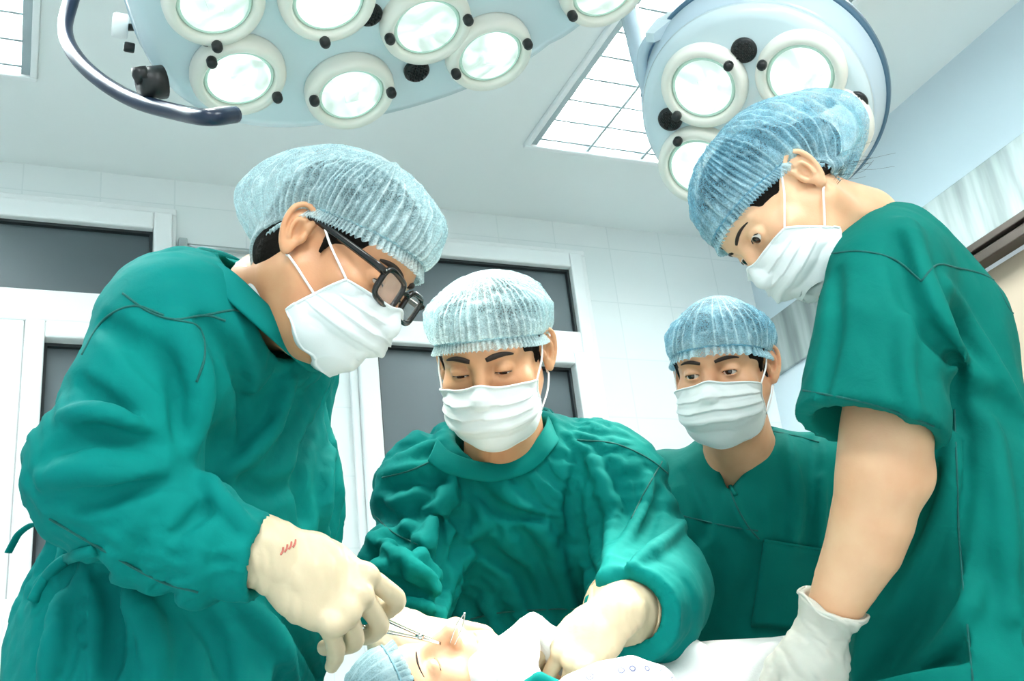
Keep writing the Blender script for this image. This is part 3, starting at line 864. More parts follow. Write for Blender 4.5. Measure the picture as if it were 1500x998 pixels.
M_cap3 = cap_mat('washed_blue_cap_fabric', '9CC9D6', 'C9E6EC', .72)
def eye_mat(iris):
    m = mat('eye', 'F0EAE4', .08, spec=.6); t = NT(m)
    tc = t.add('ShaderNodeTexCoord'); ln = t.add('ShaderNodeVectorMath', operation='DISTANCE')
    ln.inputs[1].default_value = (0, 1, 0)
    nv = t.add('ShaderNodeVectorMath', operation='NORMALIZE'); t.link(tc.outputs['Object'], nv.inputs[0]); t.link(nv.outputs[0], ln.inputs[0])
    rp = t.add('ShaderNodeValToRGB'); e = rp.color_ramp.elements
    e[0].position = 0; e[0].color = lin('060505'); e[1].position = 1; e[1].color = lin('EDE6E0')
    for p, c in ((.19, '060505'), (.22, iris), (.44, iris), (.49, '140E0A'), (.53, 'E9E2DC')):
        x = rp.color_ramp.elements.new(p); x.color = lin(c)
    t.link(ln.outputs['Value'], rp.inputs[0]); t.link(rp.outputs[0], t.b.inputs['Base Color'])
    return m
M_eye = eye_mat('2B170D')

class Head:
    """local axes: x = the person's right, y = face, z = crown; origin between the ears"""
    def __init__(s, C, fwd, up, scale=1.0, open_=.0052, lid=0.0, slim=1.0, gaze=(0, 0), bare=False, detail=.0016):
        f = _n(fwd); u = np.array(up, float); u = _n(u - f * (u @ f)); r = np.cross(f, u)
        s.R = np.stack([r, f, u], 1); s.C = np.array(C, float); s.s = scale; s.open = open_; s.lid = lid; s.slim = slim; s.gaze = gaze; s.bare = bare
        s.h = detail
        s.sdf = s.shape()
    def w(s, P): return s.C + s.s * (np.asarray(P, float) @ s.R.T)
    def l(s, P): return ((np.asarray(P, float) - s.C) @ s.R) / s.s
    def shape(s):
        S = Sdf(); k = s.slim
        S.add(ellip((0, -.014, .040), (.076 * k, .098, .082)))
        S.add(ellip((0, .026, .040), (.064 * k, .064, .060)), .02)
        S.add(ellip((0, .030, -.030), (.060 * k, .058, .070)), .03)
        for x in (-1, 1):
            S.add(cone((x * .052 * k, -.002, -.040), (x * .038 * k, .040, -.086), .016, .018), .03)   # jaw line
        S.add(ellip((0, .052, -.078), (.040 * k, .036, .034)), .03)
        S.add(ellip((0, .070, -.098), (.021, .017, .016)), .02)
        for x in (-1, 1):
            S.add(ellip((x * .043 * k, .056, -.024), (.022, .022, .017)), .022)       # cheek bones
            S.add(cone((x * .012, .081, .023), (x * .046 * k, .066, .024), .010, .009), .014)
        for x in (-1, 1):
            S.cut(ellip((x * .031 * k, .096, .003), (.019, .016, .011)), .012)
        S.add(cone((0, .084, .012), (0, .105, -.034), .0075, .0105), .014)            # nose
        S.add(ellip((0, .107, -.037), (.0105, .010, .009)), .008)
        for x in (-1, 1):
            S.add(ellip((x * .0125, .096, -.041), (.0075, .010, .0075)), .006)
            S.cut(ellip((x * .0065, .104, -.0475), (.0035, .005, .004)), .003)
        S.add(ellip((0, .078, -.062), (.024, .016, .020)), .012)                      # mouth
        for x in (-1, 1):
            S.add(cone((x * .021, .078, -.070), (x * .004, .0915, -.0655), .003, .0052), .005)
            S.add(cone((x * .020, .078, -.0715), (0, .090, -.0765), .003, .0062), .005)
        S.cut(chain([(-.024, .079, -.0705), (-.010, .0955, -.0708), (.010, .0955, -.0708), (.024, .079, -.0705)], .0012), .003)
        for x in (-1, 1):                                                              # eyelids
            e = np.array((x * .0315 * k, .0735, .002)); s.eye_r = .0122
            S.add(ellip(e, (.0150, .0142, .0140)), .004)
            o = s.open
            S.cut(ellip(e + np.array((0, .012, -.0012 - s.lid)), (.0128, .0125, o)), .0016)
            S.cut(chain([e + np.array((x * -.011, .0105, .0048)), e + np.array((x * -.004, .0135, .0088 - s.lid * .3)), e + np.array((x * .005, .0132, .0088 - s.lid * .3)), e + np.array((x * .0125, .0085, .0048))], .0007), .0035)
        s.skull = Sdf(); s.skull.ops = list(S.ops)
        # ears
        for x in (-1, 1):
            o = np.array((x * .072 * k, -.012, -.004)); t = math.radians(14); fl = math.radians(24)
            ey = np.array((x * math.sin(fl), -math.cos(fl), 0)); ez = np.array((0, -math.sin(t), math.cos(t))); ez = _n(ez - ey * (ez @ ey)); ex = np.cross(ey, ez) * 1.0
            if ex[0] * x < 0: ex = -ex
            Re = np.stack([ex, ey, ez], 1)
            def E(a, b, c): return o + Re @ np.array((a, b, c))       # a out, b back, c up
            S.add(ellip(E(.004, .012, .004), (.0062, .0165, .027), Re), .006)
            helix = [E(.006, .000, .010), E(.0085, -.002, .022), E(.0095, .006, .0315), E(.0105, .017, .0325), E(.011, .026, .024), E(.0105, .0275, .010), E(.009, .0235, -.006), E(.0065, .0165, -.019)]
            S.add(chain(spline(helix, 3), .0036), .003)
            S.cut(ellip(E(.0105, .0075, .000), (.0075, .0075, .0105), Re), .004)
            S.cut(chain(spline([E(.0105, .006, .022), E(.011, .0165, .026), E(.0118, .0215, .014), E(.0105, .0195, 0)], 3), .0022), .003)
            S.add(chain(spline([E(.0095, .008, .016), E(.011, .0155, .012), E(.0105, .0165, .001), E(.009, .0125, -.010)], 3), .0026), .003)
            S.add(ellip(E(.0055, .0085, -.0215), (.0046, .0072, .0085), Re), .005)
            S.add(ellip(E(.0065, -.0015, -.003), (.0036, .0034, .0058), Re), .004)
        return S
    def eyes(s, root, brow=1.0):
        k = s.slim
        for x in (-1, 1):
            e = np.array((x * .0315 * k, .0735, .002))
            b = MB().lathe([(s.eye_r * s.s * math.sin(math.pi * i / 18), -s.eye_r * s.s * math.cos(math.pi * i / 18)) for i in range(19)], (0, 0, 0), frame((0, 1, 0)), 28)
            o = b.build('eye', M_eye, None, True)
            gx, gz = s.gaze
            Rg = np.array(Matrix.Rotation(gz, 3, 'X') @ Matrix.Rotation(-gx, 3, 'Z'))
            R3 = s.R @ Rg; W_ = s.w(e)
            o.matrix_basis = Matrix([[*R3[i], W_[i]] for i in range(3)] + [[0, 0, 0, 1]])
            o.parent = root; o.matrix_parent_inverse = parent_mw(root).inverted()
            # lashes along the upper lid, brow above
            ang = np.linspace(-1, 1, 9)
            P = np.stack([e[0] + .0125 * ang, np.full(9, .12), e[2] - .0012 - s.lid + s.open * .95 * np.sqrt(np.clip(1 - (ang * .98) ** 2, 0, 1))], 1)
            Q = s.on_face(P)
            MB().tube(s.w(Q + np.array((0, .0006, .0002))), np.array([.0005, .0008, .0010, .0011, .0012, .0011, .0010, .0008, .0005]) * s.s, 6).build('eyelash', M_lash, root, True)
            u = np.linspace(0, 1, 12)
            P = np.stack([x * (.012 + .037 * u) * k, np.full(12, .12), .0195 + .0060 * np.sin(u * 2.1) - .0035 * u * u], 1)
            Q = s.on_face(P)
            MB().tube(s.w(Q), (.0014 + .0042 * np.sin(np.clip(.12 + u * .88, 0, 1) * math.pi) ** .7 * (1 - .5 * u)) * s.s * brow, 8, flat=.9).build('eyebrow', M_brow, root, True)
    def on_face(s, P, d=(0, -1, 0), iso=0.0):
        D = np.tile(_n(d), (len(P), 1)); t = s.sdf.march(P, D, .2, iso)
        t = np.where(np.isnan(t), np.nanmean(t) if np.isfinite(t).any() else .04, t)
        return P + t[:, None] * D
    def hair(s, root, low=-.02, front=.030, side=.0, bun=False, burns=True):
        S = Sdf(); k = s.slim
        S.add(ellip((0, -.014, .040), (.079 * k, .101, .0855)))
        S.add(ellip((0, .026, .040), (.0675 * k, .0680, .0635)), .015)
        S.add(ellip((0, -.045, -.015), (.066 * k, .062, .06)), .02)
        S.cut(ellip((0, .078, -.022), (.069 * k, .072, .068)), .006)
        for x in (-1, 1):
            S.cut(ellip((x * .080, -.004, -.012), (.03, .034, .036)), .006)
            if burns: S.add(cone((x * .0725 * k, .018, .030), (x * .069 * k, .016, -.008), .008, .003), .006)
        if bun: S.add(ellip((0, -.122, .022), (.042, .036, .040)), .02)
        S.clip(half((0, 0, low), (0, .25, -1)), .004)
        s.hairS = S
        V, Q = S.mesh((-.1, -.18, -.11), (.1, .1, .14), .0035)
        return mesh_obj('hair', s.w(V), Q, M_hair, root)
    # ---------------------------------------------------------------- cap
    def cap(s, root, material, front=.052, side=.030, back=-.035, puff=.018, lean=(0, -.012, .012), pleats=46, seed=1, bunch=0.0, name='cap', nt=420, nr=72, lobe=None, dz=-.024, over=.28):
        rng = np.random.default_rng(seed)
        th = np.linspace(0, 2 * math.pi, nt, endpoint=False)           # 0 = face, then the person's right
        c, sn = np.cos(th), np.sin(th)
        zr = np.where(c > 0, side + (front - side) * c ** 1.6 * (c > 0), side + (back - side) * np.abs(c) ** 1.1)
        org = np.stack([0 * th, np.full(nt, -.012), zr], 1)
        D = np.stack([sn, c, 0 * th], 1)
        t = s.skull.march(org, D, .2, .0035, t0=.03, inside=True)
        # ears stick out: keep the rim close to the skull
        t = np.where(np.isnan(t), .09, t); t = np.minimum(t, .112)
        base = 1 / np.sqrt((sn / (.0835 * s.slim)) ** 2 + (c / .108) ** 2)
        t = np.minimum(t, base)
        rim = org + D * t[:, None]
        cen = np.array((0, -.014, .040)) + np.array(lean)
        rad = np.array((.076 * s.slim + puff, .098 + puff * 1.15, .082 + puff * .85 + dz))
        CS = Sdf(); CS.add(ellip(cen, rad))
        if lobe is not None: CS.add(ellip(lobe[0], lobe[1]), lobe[2])
        dv = rim - cen; de = dv / np.linalg.norm(dv, axis=1)[:, None]
        phE = np.arccos(np.clip(de[:, 2], -1, 1)); az = np.arctan2(de[:, 0], de[:, 1])
        if lobe is not None: phE2 = phE + over * np.clip(-c, 0, 1) ** 2
        else: phE2 = phE + .02
        def per(fr, ph): return vnoise(np.stack([np.cos(th) * fr, np.sin(th) * fr, np.full(nt, ph)], 1))
        V = np.zeros((nr, nt, 3)); CR = np.zeros((nr, nt))
        phase = np.cumsum(1 + .75 * per(3.0, seed)) ; phase = phase / phase[-1] * 2 * math.pi * pleats
        phase2 = phase * 1.0 + 2.2 * per(5, seed + 9)
        for i in range(nr):
            u = i / (nr - 1)                                            # crown -> past the rim
            ub = .90
            if u <= ub:
                a = u / ub
                pe = phE * a + (phE2 - phE) * math.sin(math.pi * min(1, a * 1.08)) ** 1.0 * a
                nrm = np.stack([np.sin(pe) * np.sin(az), np.sin(pe) * np.cos(az), np.cos(pe)], 1)
                t_ = CS.march(np.tile(cen, (nt, 1)), nrm, .3, 0, n=60, t0=.05, inside=True)
                t_ = np.where(np.isnan(t_), .1, t_)
                dome = cen + nrm * t_[:, None]
                b = np.clip((a - .66) / .34, 0, 1); b = b * b * (3 - 2 * b); b = b ** 1.15
                b = np.full(nt, b)
                P = dome * (1 - b)[:, None] + rim * b[:, None]
                amp = (.0012 + .0050 * a ** 2 * (1 - b * .62)) * min(1, a * 3)
                fold = np.abs(np.sin(phase / 2 + .9 * vnoise(np.stack([th * 0 + u * 5, per(2, 3 + seed), th * 0], 1)))) ** .7
                f2 = vnoise(np.stack([np.cos(th) * 7, np.sin(th) * 7, np.full(nt, u * 16 + seed)], 1)); f3 = vnoise(np.stack([np.cos(th) * 16, np.sin(th) * 16, np.full(nt, u * 34 + seed)], 1))
                P = P + nrm * (amp * (fold * 1.9 - 1.0) + (.0030 * f2 + .0016 * f3) * min(1, a * 2) * (1 - b) + .006 * (1 - b) * per(1.5, u * 3 + seed))[:, None]
                sharp = np.clip(1 - np.abs(np.cos(phase / 2 + .9 * vnoise(np.stack([th * 0 + u * 5, per(2, 3 + seed), th * 0], 1)))) * 0 - (1 - fold) * 0, 0, 1)
                ridge = np.clip(1 - np.abs(np.sin(phase / 2 + np.pi / 2)) * 3.2, 0, 1) * min(1, a * 2.5)
                cross = np.clip(1 - np.abs(f2) * 7, 0, 1) * .75 + np.clip(1 - np.abs(f3) * 6, 0, 1) * .45
                CR[i] = np.clip(.10 + .30 * max(0, 1 - a * 3) + .55 * ridge + .5 * cross * (1 - b * .5) + .55 * b, 0, 1)
            else:
                a = (u - ub) / (1 - ub)
                P = rim + np.stack([sn, c, 0 * th], 1) * (.0015 + .0055 * a + .0035 * a * np.sin(phase2 * 1.7))[:, None] + np.array((0, 0, -.015)) * a + np.stack([0 * th, 0 * th, .002 * a * np.sin(phase2 * 1.7 + 1)], 1)
                CR[i] = .45 + .25 * np.sin(phase2 * 1.7)
            V[i] = P
        # nothing pokes through the head
        F_ = V.reshape(-1, 3); d = s.skull(F_); near = d < .0022
        F_[near & (np.abs(F_[:, 0]) < .078)] = s.skull.snap(F_[near & (np.abs(F_[:, 0]) < .078)], .0022, 3) if (near & (np.abs(F_[:, 0]) < .078)).any() else F_[near & (np.abs(F_[:, 0]) < .078)]
        if getattr(s, 'hairS', None) is not None:
            k_ = int(nr * .84) * nt
            for _ in range(5):
                d = s.hairS(F_[:k_]); m = d < .0030
                if m.any(): F_[:k_][m] = F_[:k_][m] + s.hairS.normal(F_[:k_][m]) * (.0036 - d[m])[:, None]
        i, j = np.meshgrid(np.arange(nr - 1), np.arange(nt), indexing='ij'); j2 = (j + 1) % nt
        Q = np.stack([i * nt + j, (i + 1) * nt + j, (i + 1) * nt + j2, i * nt + j2], -1).reshape(-1, 4)
        o = mesh_obj(name, s.w(F_), Q, material, root)
        at_ = o.data.attributes.new('crease', 'FLOAT', 'POINT'); at_.data.foreach_set('value', CR.ravel().astype(f32))
        # elastic band
        bd = np.vstack([rim, rim[:1]]) + np.vstack([D, D[:1]]) * .0022
        MB().tube(s.w(bd), .0016 * s.s, 6, cap=False).build('elastic_band', M_loop if False else material, o, True)
        s.rim = rim
        return o
    # ---------------------------------------------------------------- mask
    def mask(s, root, top=-.016, bot=-.112, half_w=.082, seed=3, pinch=.0, cen=.012, lift=.0, loops=True, side_top=-.028, side_bot=-.078, beak=.010, nu=90, nv=64, a0=66, a1=80, loop_b=.95):
        """pleated mask wrapped round nose, cheeks and chin; u across, v down"""
        u = np.linspace(-1, 1, nu); v = np.linspace(0, 1, nv)
        U, Vv = np.meshgrid(u, v)
        ang = U * np.radians(a0 + (a1 - a0) * Vv)
        e = np.abs(U) ** 2.2
        zt = top * (1 - e) + side_top * e + .006 * np.exp(-(U / .16) ** 2)
        zb = bot * (1 - e) + side_bot * e
        Z = zt + (zb - zt) * Vv
        org = np.stack([0 * U, np.full_like(U, cen), Z], -1).reshape(-1, 3)
        D = np.stack([np.sin(ang), np.cos(ang), 0 * ang], -1).reshape(-1, 3)
        org[:, 2] = np.clip(org[:, 2], -.100, .02)
        S2 = Sdf(); S2.ops = list(s.sdf.ops)
        t = S2.march(org, D, .25, .003, t0=.03, inside=True).reshape(nv, nu)
        t = np.where(np.isnan(t), .06, t)
        # taut sheet: convex over nose and chin
        env = .1125 * np.exp(-(np.abs(ang) / 1.05) ** 2.2) + .050
        m = np.sin(np.clip(Vv, 0, 1) * math.pi) ** .7
        ctr = .096 + beak * m - .030 * np.clip(Vv - .62, 0, 1) / .38
        taut = ctr * (np.cos(ang) * .0 + np.clip(1 - (np.abs(U) / 1.12) ** 2.0, 0, 1)) + (.074) * np.clip((np.abs(U) / 1.12) ** 2.0, 0, 1)
        t2 = np.maximum(t, taut - .006 * e)
        edge = np.clip(1 - np.abs(U), 0, 1); wgt = np.clip(edge / .22, 0, 1)
        t2 = t * (1 - wgt) + t2 * wgt
        for _ in range(6):                                              # iron out
            q = t2.copy(); q[1:-1, 1:-1] = (t2[:-2, 1:-1] + t2[2:, 1:-1] + t2[1:-1, :-2] + t2[1:-1, 2:]) / 4; t2 = np.maximum(q, t)
        # three pleats folding downwards, plus soft dents
        pl = np.zeros_like(U)
        for c0 in (.27, .47, .67):
            x = (Vv + .02 * np.sin(U * 3 + seed) - c0) / .10
            pl += np.where((x > -1) & (x < 0), (1 + x) * .0030, 0) * (1 - .5 * e) - np.where((x >= 0) & (x < .5), (.5 - x) * .0020, 0)
        dents = vnoise(np.stack([U * 3.1 + seed, Vv * 3.3, 0 * U], -1)) * .0030 + vnoise(np.stack([U * 8 + seed, Vv * 6, 0 * U], -1)) * .0012
        t2 = t2 + pl + dents * wgt + .0025 * np.exp(-((Vv - .0) / .03) ** 2)
        P = np.stack([np.sin(ang) * t2, cen + np.cos(ang) * t2, Z], -1)
        lowb = np.clip((Vv - .75) / .25, 0, 1)
        P[..., 1] -= .030 * lowb ** 1.6 * (1 - e)
        F_ = P.reshape(-1, 3)
        for _ in range(7):
            d = s.skull(F_); th_ = np.where(F_[:, 2] < -.075, .0066, .0044); m = d < th_
            if m.any(): F_[m] += s.skull.normal(F_[m]) * (th_[m] + .0004 - d[m])[:, None]
        P = F_.reshape(P.shape)
        i, j = np.meshgrid(np.arange(nv - 1), np.arange(nu - 1), indexing='ij')
        Q = np.stack([i * nu + j, (i + 1) * nu + j, (i + 1) * nu + j + 1, i * nu + j + 1], -1).reshape(-1, 4)
        o = mesh_obj('face_mask', s.w(F_), Q, M_mask, root)
        so = o.modifiers.new('thickness', 'SOLIDIFY'); so.thickness = .0012; so.offset = 1.0
        # hems
        for nm, idx in (('top_hem', P[1, 2:-2]), ('bottom_hem', P[-2, 2:-2])):
            MB().tube(s.w(idx), .0016 * s.s, 6, flat=1.0).build(nm, M_mask, o, True)
        for sd, col in ((-1, 1), (1, nu - 2)):
            MB().tube(s.w(P[1:-1, col]), .0018 * s.s, 6).build('side_hem', M_mask, o, True)
            if loops:
                k = s.slim; x = sd
                a, b = P[1, col], P[int(nv * loop_b), col]
                ear_t = np.array((x * .0775 * k, -.008, .026)); ear_b = np.array((x * .0785 * k, -.022, -.024)); back = np.array((x * .072 * k, -.030, .006))
                L1 = [a, a * .5 + ear_t * .5 + np.array((x * .004, 0, 0)), ear_t, back, ear_b, b * .55 + ear_b * .45 + np.array((x * .005, 0, 0)), b]
                q = spline(L1, 8)
                d = s.sdf(q); q = np.where((d < .0015)[:, None], s.sdf.snap(q, .0018, 4), q)
                MB().tube(s.w(q), .0015 * s.s, 8).build('ear_loop', M_loop, o, True)
        s.mask_pts = P
        return o
# ================================================================== cloth, hands, bodies
def cloth_mat(name, col, col2, rough=.82, weave=900, wb=.18, crump=.30):
    m = mat(name, col, rough, spec=.12); t = NT(m); b = t.b
    tc = t.add('ShaderNodeTexCoord')
    n1 = t.add('ShaderNodeTexNoise'); n1.inputs['Scale'].default_value = 7; n1.inputs['Detail'].default_value = 5
    t.link(tc.outputs['Object'], n1.inputs['Vector'])
    mx = t.add('ShaderNodeMixRGB'); mx.inputs[1].default_value = lin(col); mx.inputs[2].default_value = lin(col2)
    rp = t.add('ShaderNodeMapRange'); rp.inputs['From Min'].default_value = .35; rp.inputs['From Max'].default_value = .65
    t.link(n1.outputs['Fac'], rp.inputs['Value']); t.link(rp.outputs[0], mx.inputs[0]); t.link(mx.outputs[0], b.inputs['Base Color'])
    n2 = t.add('ShaderNodeTexNoise'); n2.inputs['Scale'].default_value = weave; n2.inputs['Detail'].default_value = 2
    t.link(tc.outputs['Object'], n2.inputs['Vector'])
    n3 = t.add('ShaderNodeTexNoise'); n3.inputs['Scale'].default_value = 38; n3.inputs['Detail'].default_value = 4; n3.inputs['Distortion'].default_value = .8
    t.link(tc.outputs['Object'], n3.inputs['Vector'])
    n4 = t.add('ShaderNodeTexNoise'); n4.noise_type = 'RIDGED_MULTIFRACTAL'; n4.inputs['Scale'].default_value = 7.5; n4.inputs['Detail'].default_value = 2.5; n4.inputs['Distortion'].default_value = 1.1
    n4.inputs['Gain'].default_value = 1.6
    t.link(tc.outputs['Object'], n4.inputs['Vector'])
    b0 = t.add('ShaderNodeBump'); b0.inputs['Strength'].default_value = crump; b0.inputs['Distance'].default_value = .010
    t.link(n4.outputs['Fac'], b0.inputs['Height'])
    b1 = t.add('ShaderNodeBump'); b1.inputs['Strength'].default_value = .25; b1.inputs['Distance'].default_value = .0035
    t.link(n3.outputs['Fac'], b1.inputs['Height']); t.link(b0.outputs[0], b1.inputs['Normal'])
    b2 = t.add('ShaderNodeBump'); b2.inputs['Strength'].default_value = wb; b2.inputs['Distance'].default_value = .0006
    t.link(n2.outputs['Fac'], b2.inputs['Height']); t.link(b1.outputs[0], b2.inputs['Normal']); t.link(b2.outputs[0], b.inputs['Normal'])
    return m
M_gown = cloth_mat('teal_gown_cotton', '007E77', '00736E')
M_scrub = cloth_mat('green_scrub_cotton', '007469', '006A60', crump=.12)
M_seam = mat('teal_seam_thread', '035E58', .85, noise=(200, .2))
M_trouser = cloth_mat('green_trouser_cotton', '076458', '086C60')
M_shoe = mat('white_clog_rubber', 'E4E8E6', .5, noise=(20, .05))
M_white = cloth_mat('white_cotton', 'F2F4F2', 'ECEFEE')
def glove_mat(nm='cream_latex', c='CDBD9E'):
    m = mat(nm, c, .38, sss=.10, spec=.4, noise=(30, .03)); t = NT(m)
    tc = t.add('ShaderNodeTexCoord'); n = t.add('ShaderNodeTexNoise'); n.inputs['Scale'].default_value = 85; n.inputs['Detail'].default_value = 3
    mp = t.add('ShaderNodeMapping'); mp.inputs['Scale'].default_value = (1, .35, 1)
    t.link(tc.outputs['Object'], mp.inputs[0]); t.link(mp.outputs[0], n.inputs['Vector'])
    bp = t.add('ShaderNodeBump'); bp.inputs['Strength'].default_value = .35; bp.inputs['Distance'].default_value = .002
    t.link(n.outputs['Fac'], bp.inputs['Height']); t.link(bp.outputs[0], t.b.inputs['Normal'])
    return m
M_glove = glove_mat()
M_glove_w = glove_mat('translucent_white_latex', 'CFCFC4')

def project(S, px, d0=0.9, dmax=2.6):
    """where camera rays through pixels meet the surface S (used to lay out where a fold runs on the cloth)"""
    px = np.asarray(px, float)
    D = np.array([_n(at(x, y, 1) - CAMP) for x, y in px])
    t = S.march(np.tile(CAMP, (len(px), 1)), D, dmax, t0=d0, n=110)
    P = CAMP + D * t[:, None]
    return P[~np.isnan(t)]
def creases(S, items):
    base = Sdf(); base.ops = list(S.ops)
    for it in items:
        px, r, h = it[:3]
        P = project(base, spline(px, 5) if len(px) > 2 else spline([px[0], ((px[0][0] + px[1][0]) / 2, (px[0][1] + px[1][1]) / 2), px[1]], 4))
        if len(P) < 3: continue
        N = base.normal(P, .006)
        n = len(P); tp = np.sin(np.linspace(.12, math.pi - .12, n)) ** .6
        rr = np.maximum(r * (.35 + .65 * tp), .003)
        if h > 0: S.add(chain(P + N * (1.5 * h * tp - rr * .8)[:, None], rr * .8), r * .9)
        else: S.cut(chain(P + N * (rr * .8 + 1.0 * h * tp)[:, None], rr * .8), r * .8)
def seam(S, parent, pxs, r=.0016, mat_=None, name='seam', lift=.0004):
    P = project(S, spline(pxs, 8))
    if len(P) < 3: return
    P = S.snap(P, lift, 3)
    return MB().tube(P, r, 6).build(name, mat_ or M_seam, parent, True)
def seams_on_mesh(o, parent, pxs, r=.0018, mat_=None, name='seam', dense=10):
    """thread laid on the finished (wrinkled) cloth along the rays through pxs"""
    from mathutils.bvhtree import BVHTree
    me = o.data
    b = BVH.get(o.name)
    if b is None:
        n = len(me.vertices); co = np.empty(n * 3, f32); me.vertices.foreach_get('co', co); co = co.reshape(-1, 3)
        q = np.empty(len(me.polygons) * 4, np.int32); me.polygons.foreach_get('vertices', q)
        b = BVHTree.FromPolygons(co.tolist(), q.reshape(-1, 4).tolist()); BVH[o.name] = b
    P = []
    for x, y in spline(pxs, dense):
        d = _n(at(x, y, 1) - CAMP); h = b.ray_cast(Vector(CAMP), Vector(d), 4)
        if h[0] is not None: P.append(np.array(h[0]) - d * r * .25)
    if len(P) < 3: return
    P = np.array(P)
    for _ in range(2): P[1:-1] = (P[:-2] + 2 * P[1:-1] + P[2:]) / 4
    return MB().tube(P, r, 6).build(name, mat_ or M_seam, parent, True)
BVH = {}

FING = {'index': (.026, .088, (.043, .026, .021), .0086), 'middle': (.005, .092, (.047, .030, .022), .0088),
        'ring': (-.016, .088, (.043, .028, .021), .0083), 'little': (-.035, .079, (.034, .021, .019), .0074)}
class Hand:
    """y = to the fingers, z = back of the hand, x = to the thumb; side +1 right hand, -1 left hand"""
    def __init__(s, wrist, y, z, side, curls, thumb, scale=1.0, spread=0.05, cuff=.0, cuff_dir=None, puffy=.0012):
        y = _n(y); z = np.array(z, float); z = _n(z - y * (z @ y)); x = np.cross(y, z) * -side
        s.R = np.stack([x, y, z], 1); s.C = np.array(wrist, float); s.s = scale; s.tips = {}
        s.flip = np.linalg.det(s.R) < 0
        S = Sdf()
        S.add(flat_cone((0, -.015, 0), (0, .030, 0), .0215, .0215, (1, 0, 0), (1.30, 1.45)))
        S.add(flat_cone((0, .028, -.001), (-.003, .076, -.001), .0165, .0135, (1, 0, 0), (2.1, 2.85)), .02)
        S.add(ellip((.026, .036, -.011), (.018, .030, .014)), .018)
        S.add(ellip((-.026, .042, -.009), (.014, .030, .012)), .015)
        s.joints = {}
        for i, (nm, (bx, by, L, r)) in enumerate(FING.items()):
            p = np.array((bx, by - .012, .001)); a = 0; pts = [p]
            sp = spread * (1.2 - i * .8)
            if isinstance(curls[nm], dict): c = curls[nm]['c']; sp += curls[nm].get('s', 0)
            else: c = curls[nm]
            S.add(ellip((bx, by - .010, .0045), (.0092, .011, .0085)), .006)
            for l, ca in zip(L, c):
                a += math.radians(ca)
                p = p + l * np.array((math.sin(sp) * math.cos(a), math.cos(sp) * math.cos(a), -math.sin(a))); pts.append(p)
            q = spline(pts, 5); k = np.linspace(0, 1, len(q))
            rr = r * (1.08 - .26 * k) + .0007 * np.exp(-((k - .36) / .06) ** 2) + .0006 * np.exp(-((k - .68) / .05) ** 2)
            S.add(chain(q, rr + puffy * .3), .0035)
            s.joints[nm] = pts; s.tips[nm] = pts[-1]
        if thumb is not None:
            pts = [np.array((.020, .022, -.008))] + [np.array(t) for t in thumb]
            q = spline(pts, 5); k = np.linspace(0, 1, len(q))
            S.add(chain(q, .0145 - .0050 * k + .0008 * np.exp(-((k - .62) / .08) ** 2) + puffy), .012)
            s.joints['thumb'] = pts; s.tips['thumb'] = pts[-1]
        s.sdf = S
    def w(s, P): return s.C + s.s * (np.asarray(P, float) @ s.R.T)
    def l(s, P): return ((np.asarray(P, float) - s.C) @ s.R) / s.s
    def mesh(s, h=.0020, extra=0.0, lo=(-.075, -.12, -.12), hi=(.09, .21, .05)):
        S = Sdf(); S.ops = list(s.sdf.ops)
        if extra: S.warp(lambda P: np.float32(extra), 0)
        V, Q = S.mesh(lo, hi, h)
        V, Q = biggest(V, Q)
        return s.w(V), (Q[:, ::-1] if s.flip else Q)
    def glove(s, root, arm_to, r_end=.036, length=.07, h=.0019, wr=True, ripple=.0012, material=None):
        """latex glove: the hand plus a cuff running back along the forearm"""
        a = s.l(arm_to); d = _n(a); e = d * length
        rg = np.random.default_rng(3)
        s.sdf.add(cone((0, -.01, 0), e, .0285, r_end), .02)
        s.sdf.cut(cone(e * .35, e * 1.3, .024, r_end - .0035), .004)
        s.sdf.clip(half(e * .985, d), .003)
        if ripple:
            def wv(P):
                y = P[..., 1]; m = np.clip((.085 - y) / .05, 0, 1)
                n = vnoise(np.stack([P[..., 0] * 34, P[..., 1] * 95 + P[..., 0] * 60, P[..., 2] * 34], -1))
                n2 = vnoise(P * 60)
                return (-np.abs(n) * 1.6 + .6 * n2) * ripple * (.35 + .65 * m)
            s.sdf.warp(wv, ripple)
        lo = np.minimum((-.075, -.03, -.13), e - .06); hi = np.maximum((.10, .21, .06), e + .06)
        V, Q = s.sdf.mesh(lo, hi, h, 1); V, Q = biggest(V, Q)
        o = mesh_obj('glove', s.w(V), Q[:, ::-1] if s.flip else Q, material or M_glove, root)
        # rolled bead at the cuff end
        F3 = frame(d); ang = np.linspace(0, 2 * math.pi, 40)
        ring = e * .97 + (r_end - .0014) * (np.cos(ang)[:, None] * F3[:, 0] + np.sin(ang)[:, None] * F3[:, 1])
        ring = ring + d * (.003 * np.sin(ang * 3 + 1) + .002 * np.sin(ang * 5))[:, None]
        MB().tube(s.w(ring), .0022, 8, cap=False).build('cuff_bead', material or M_glove, o, True)
        return o
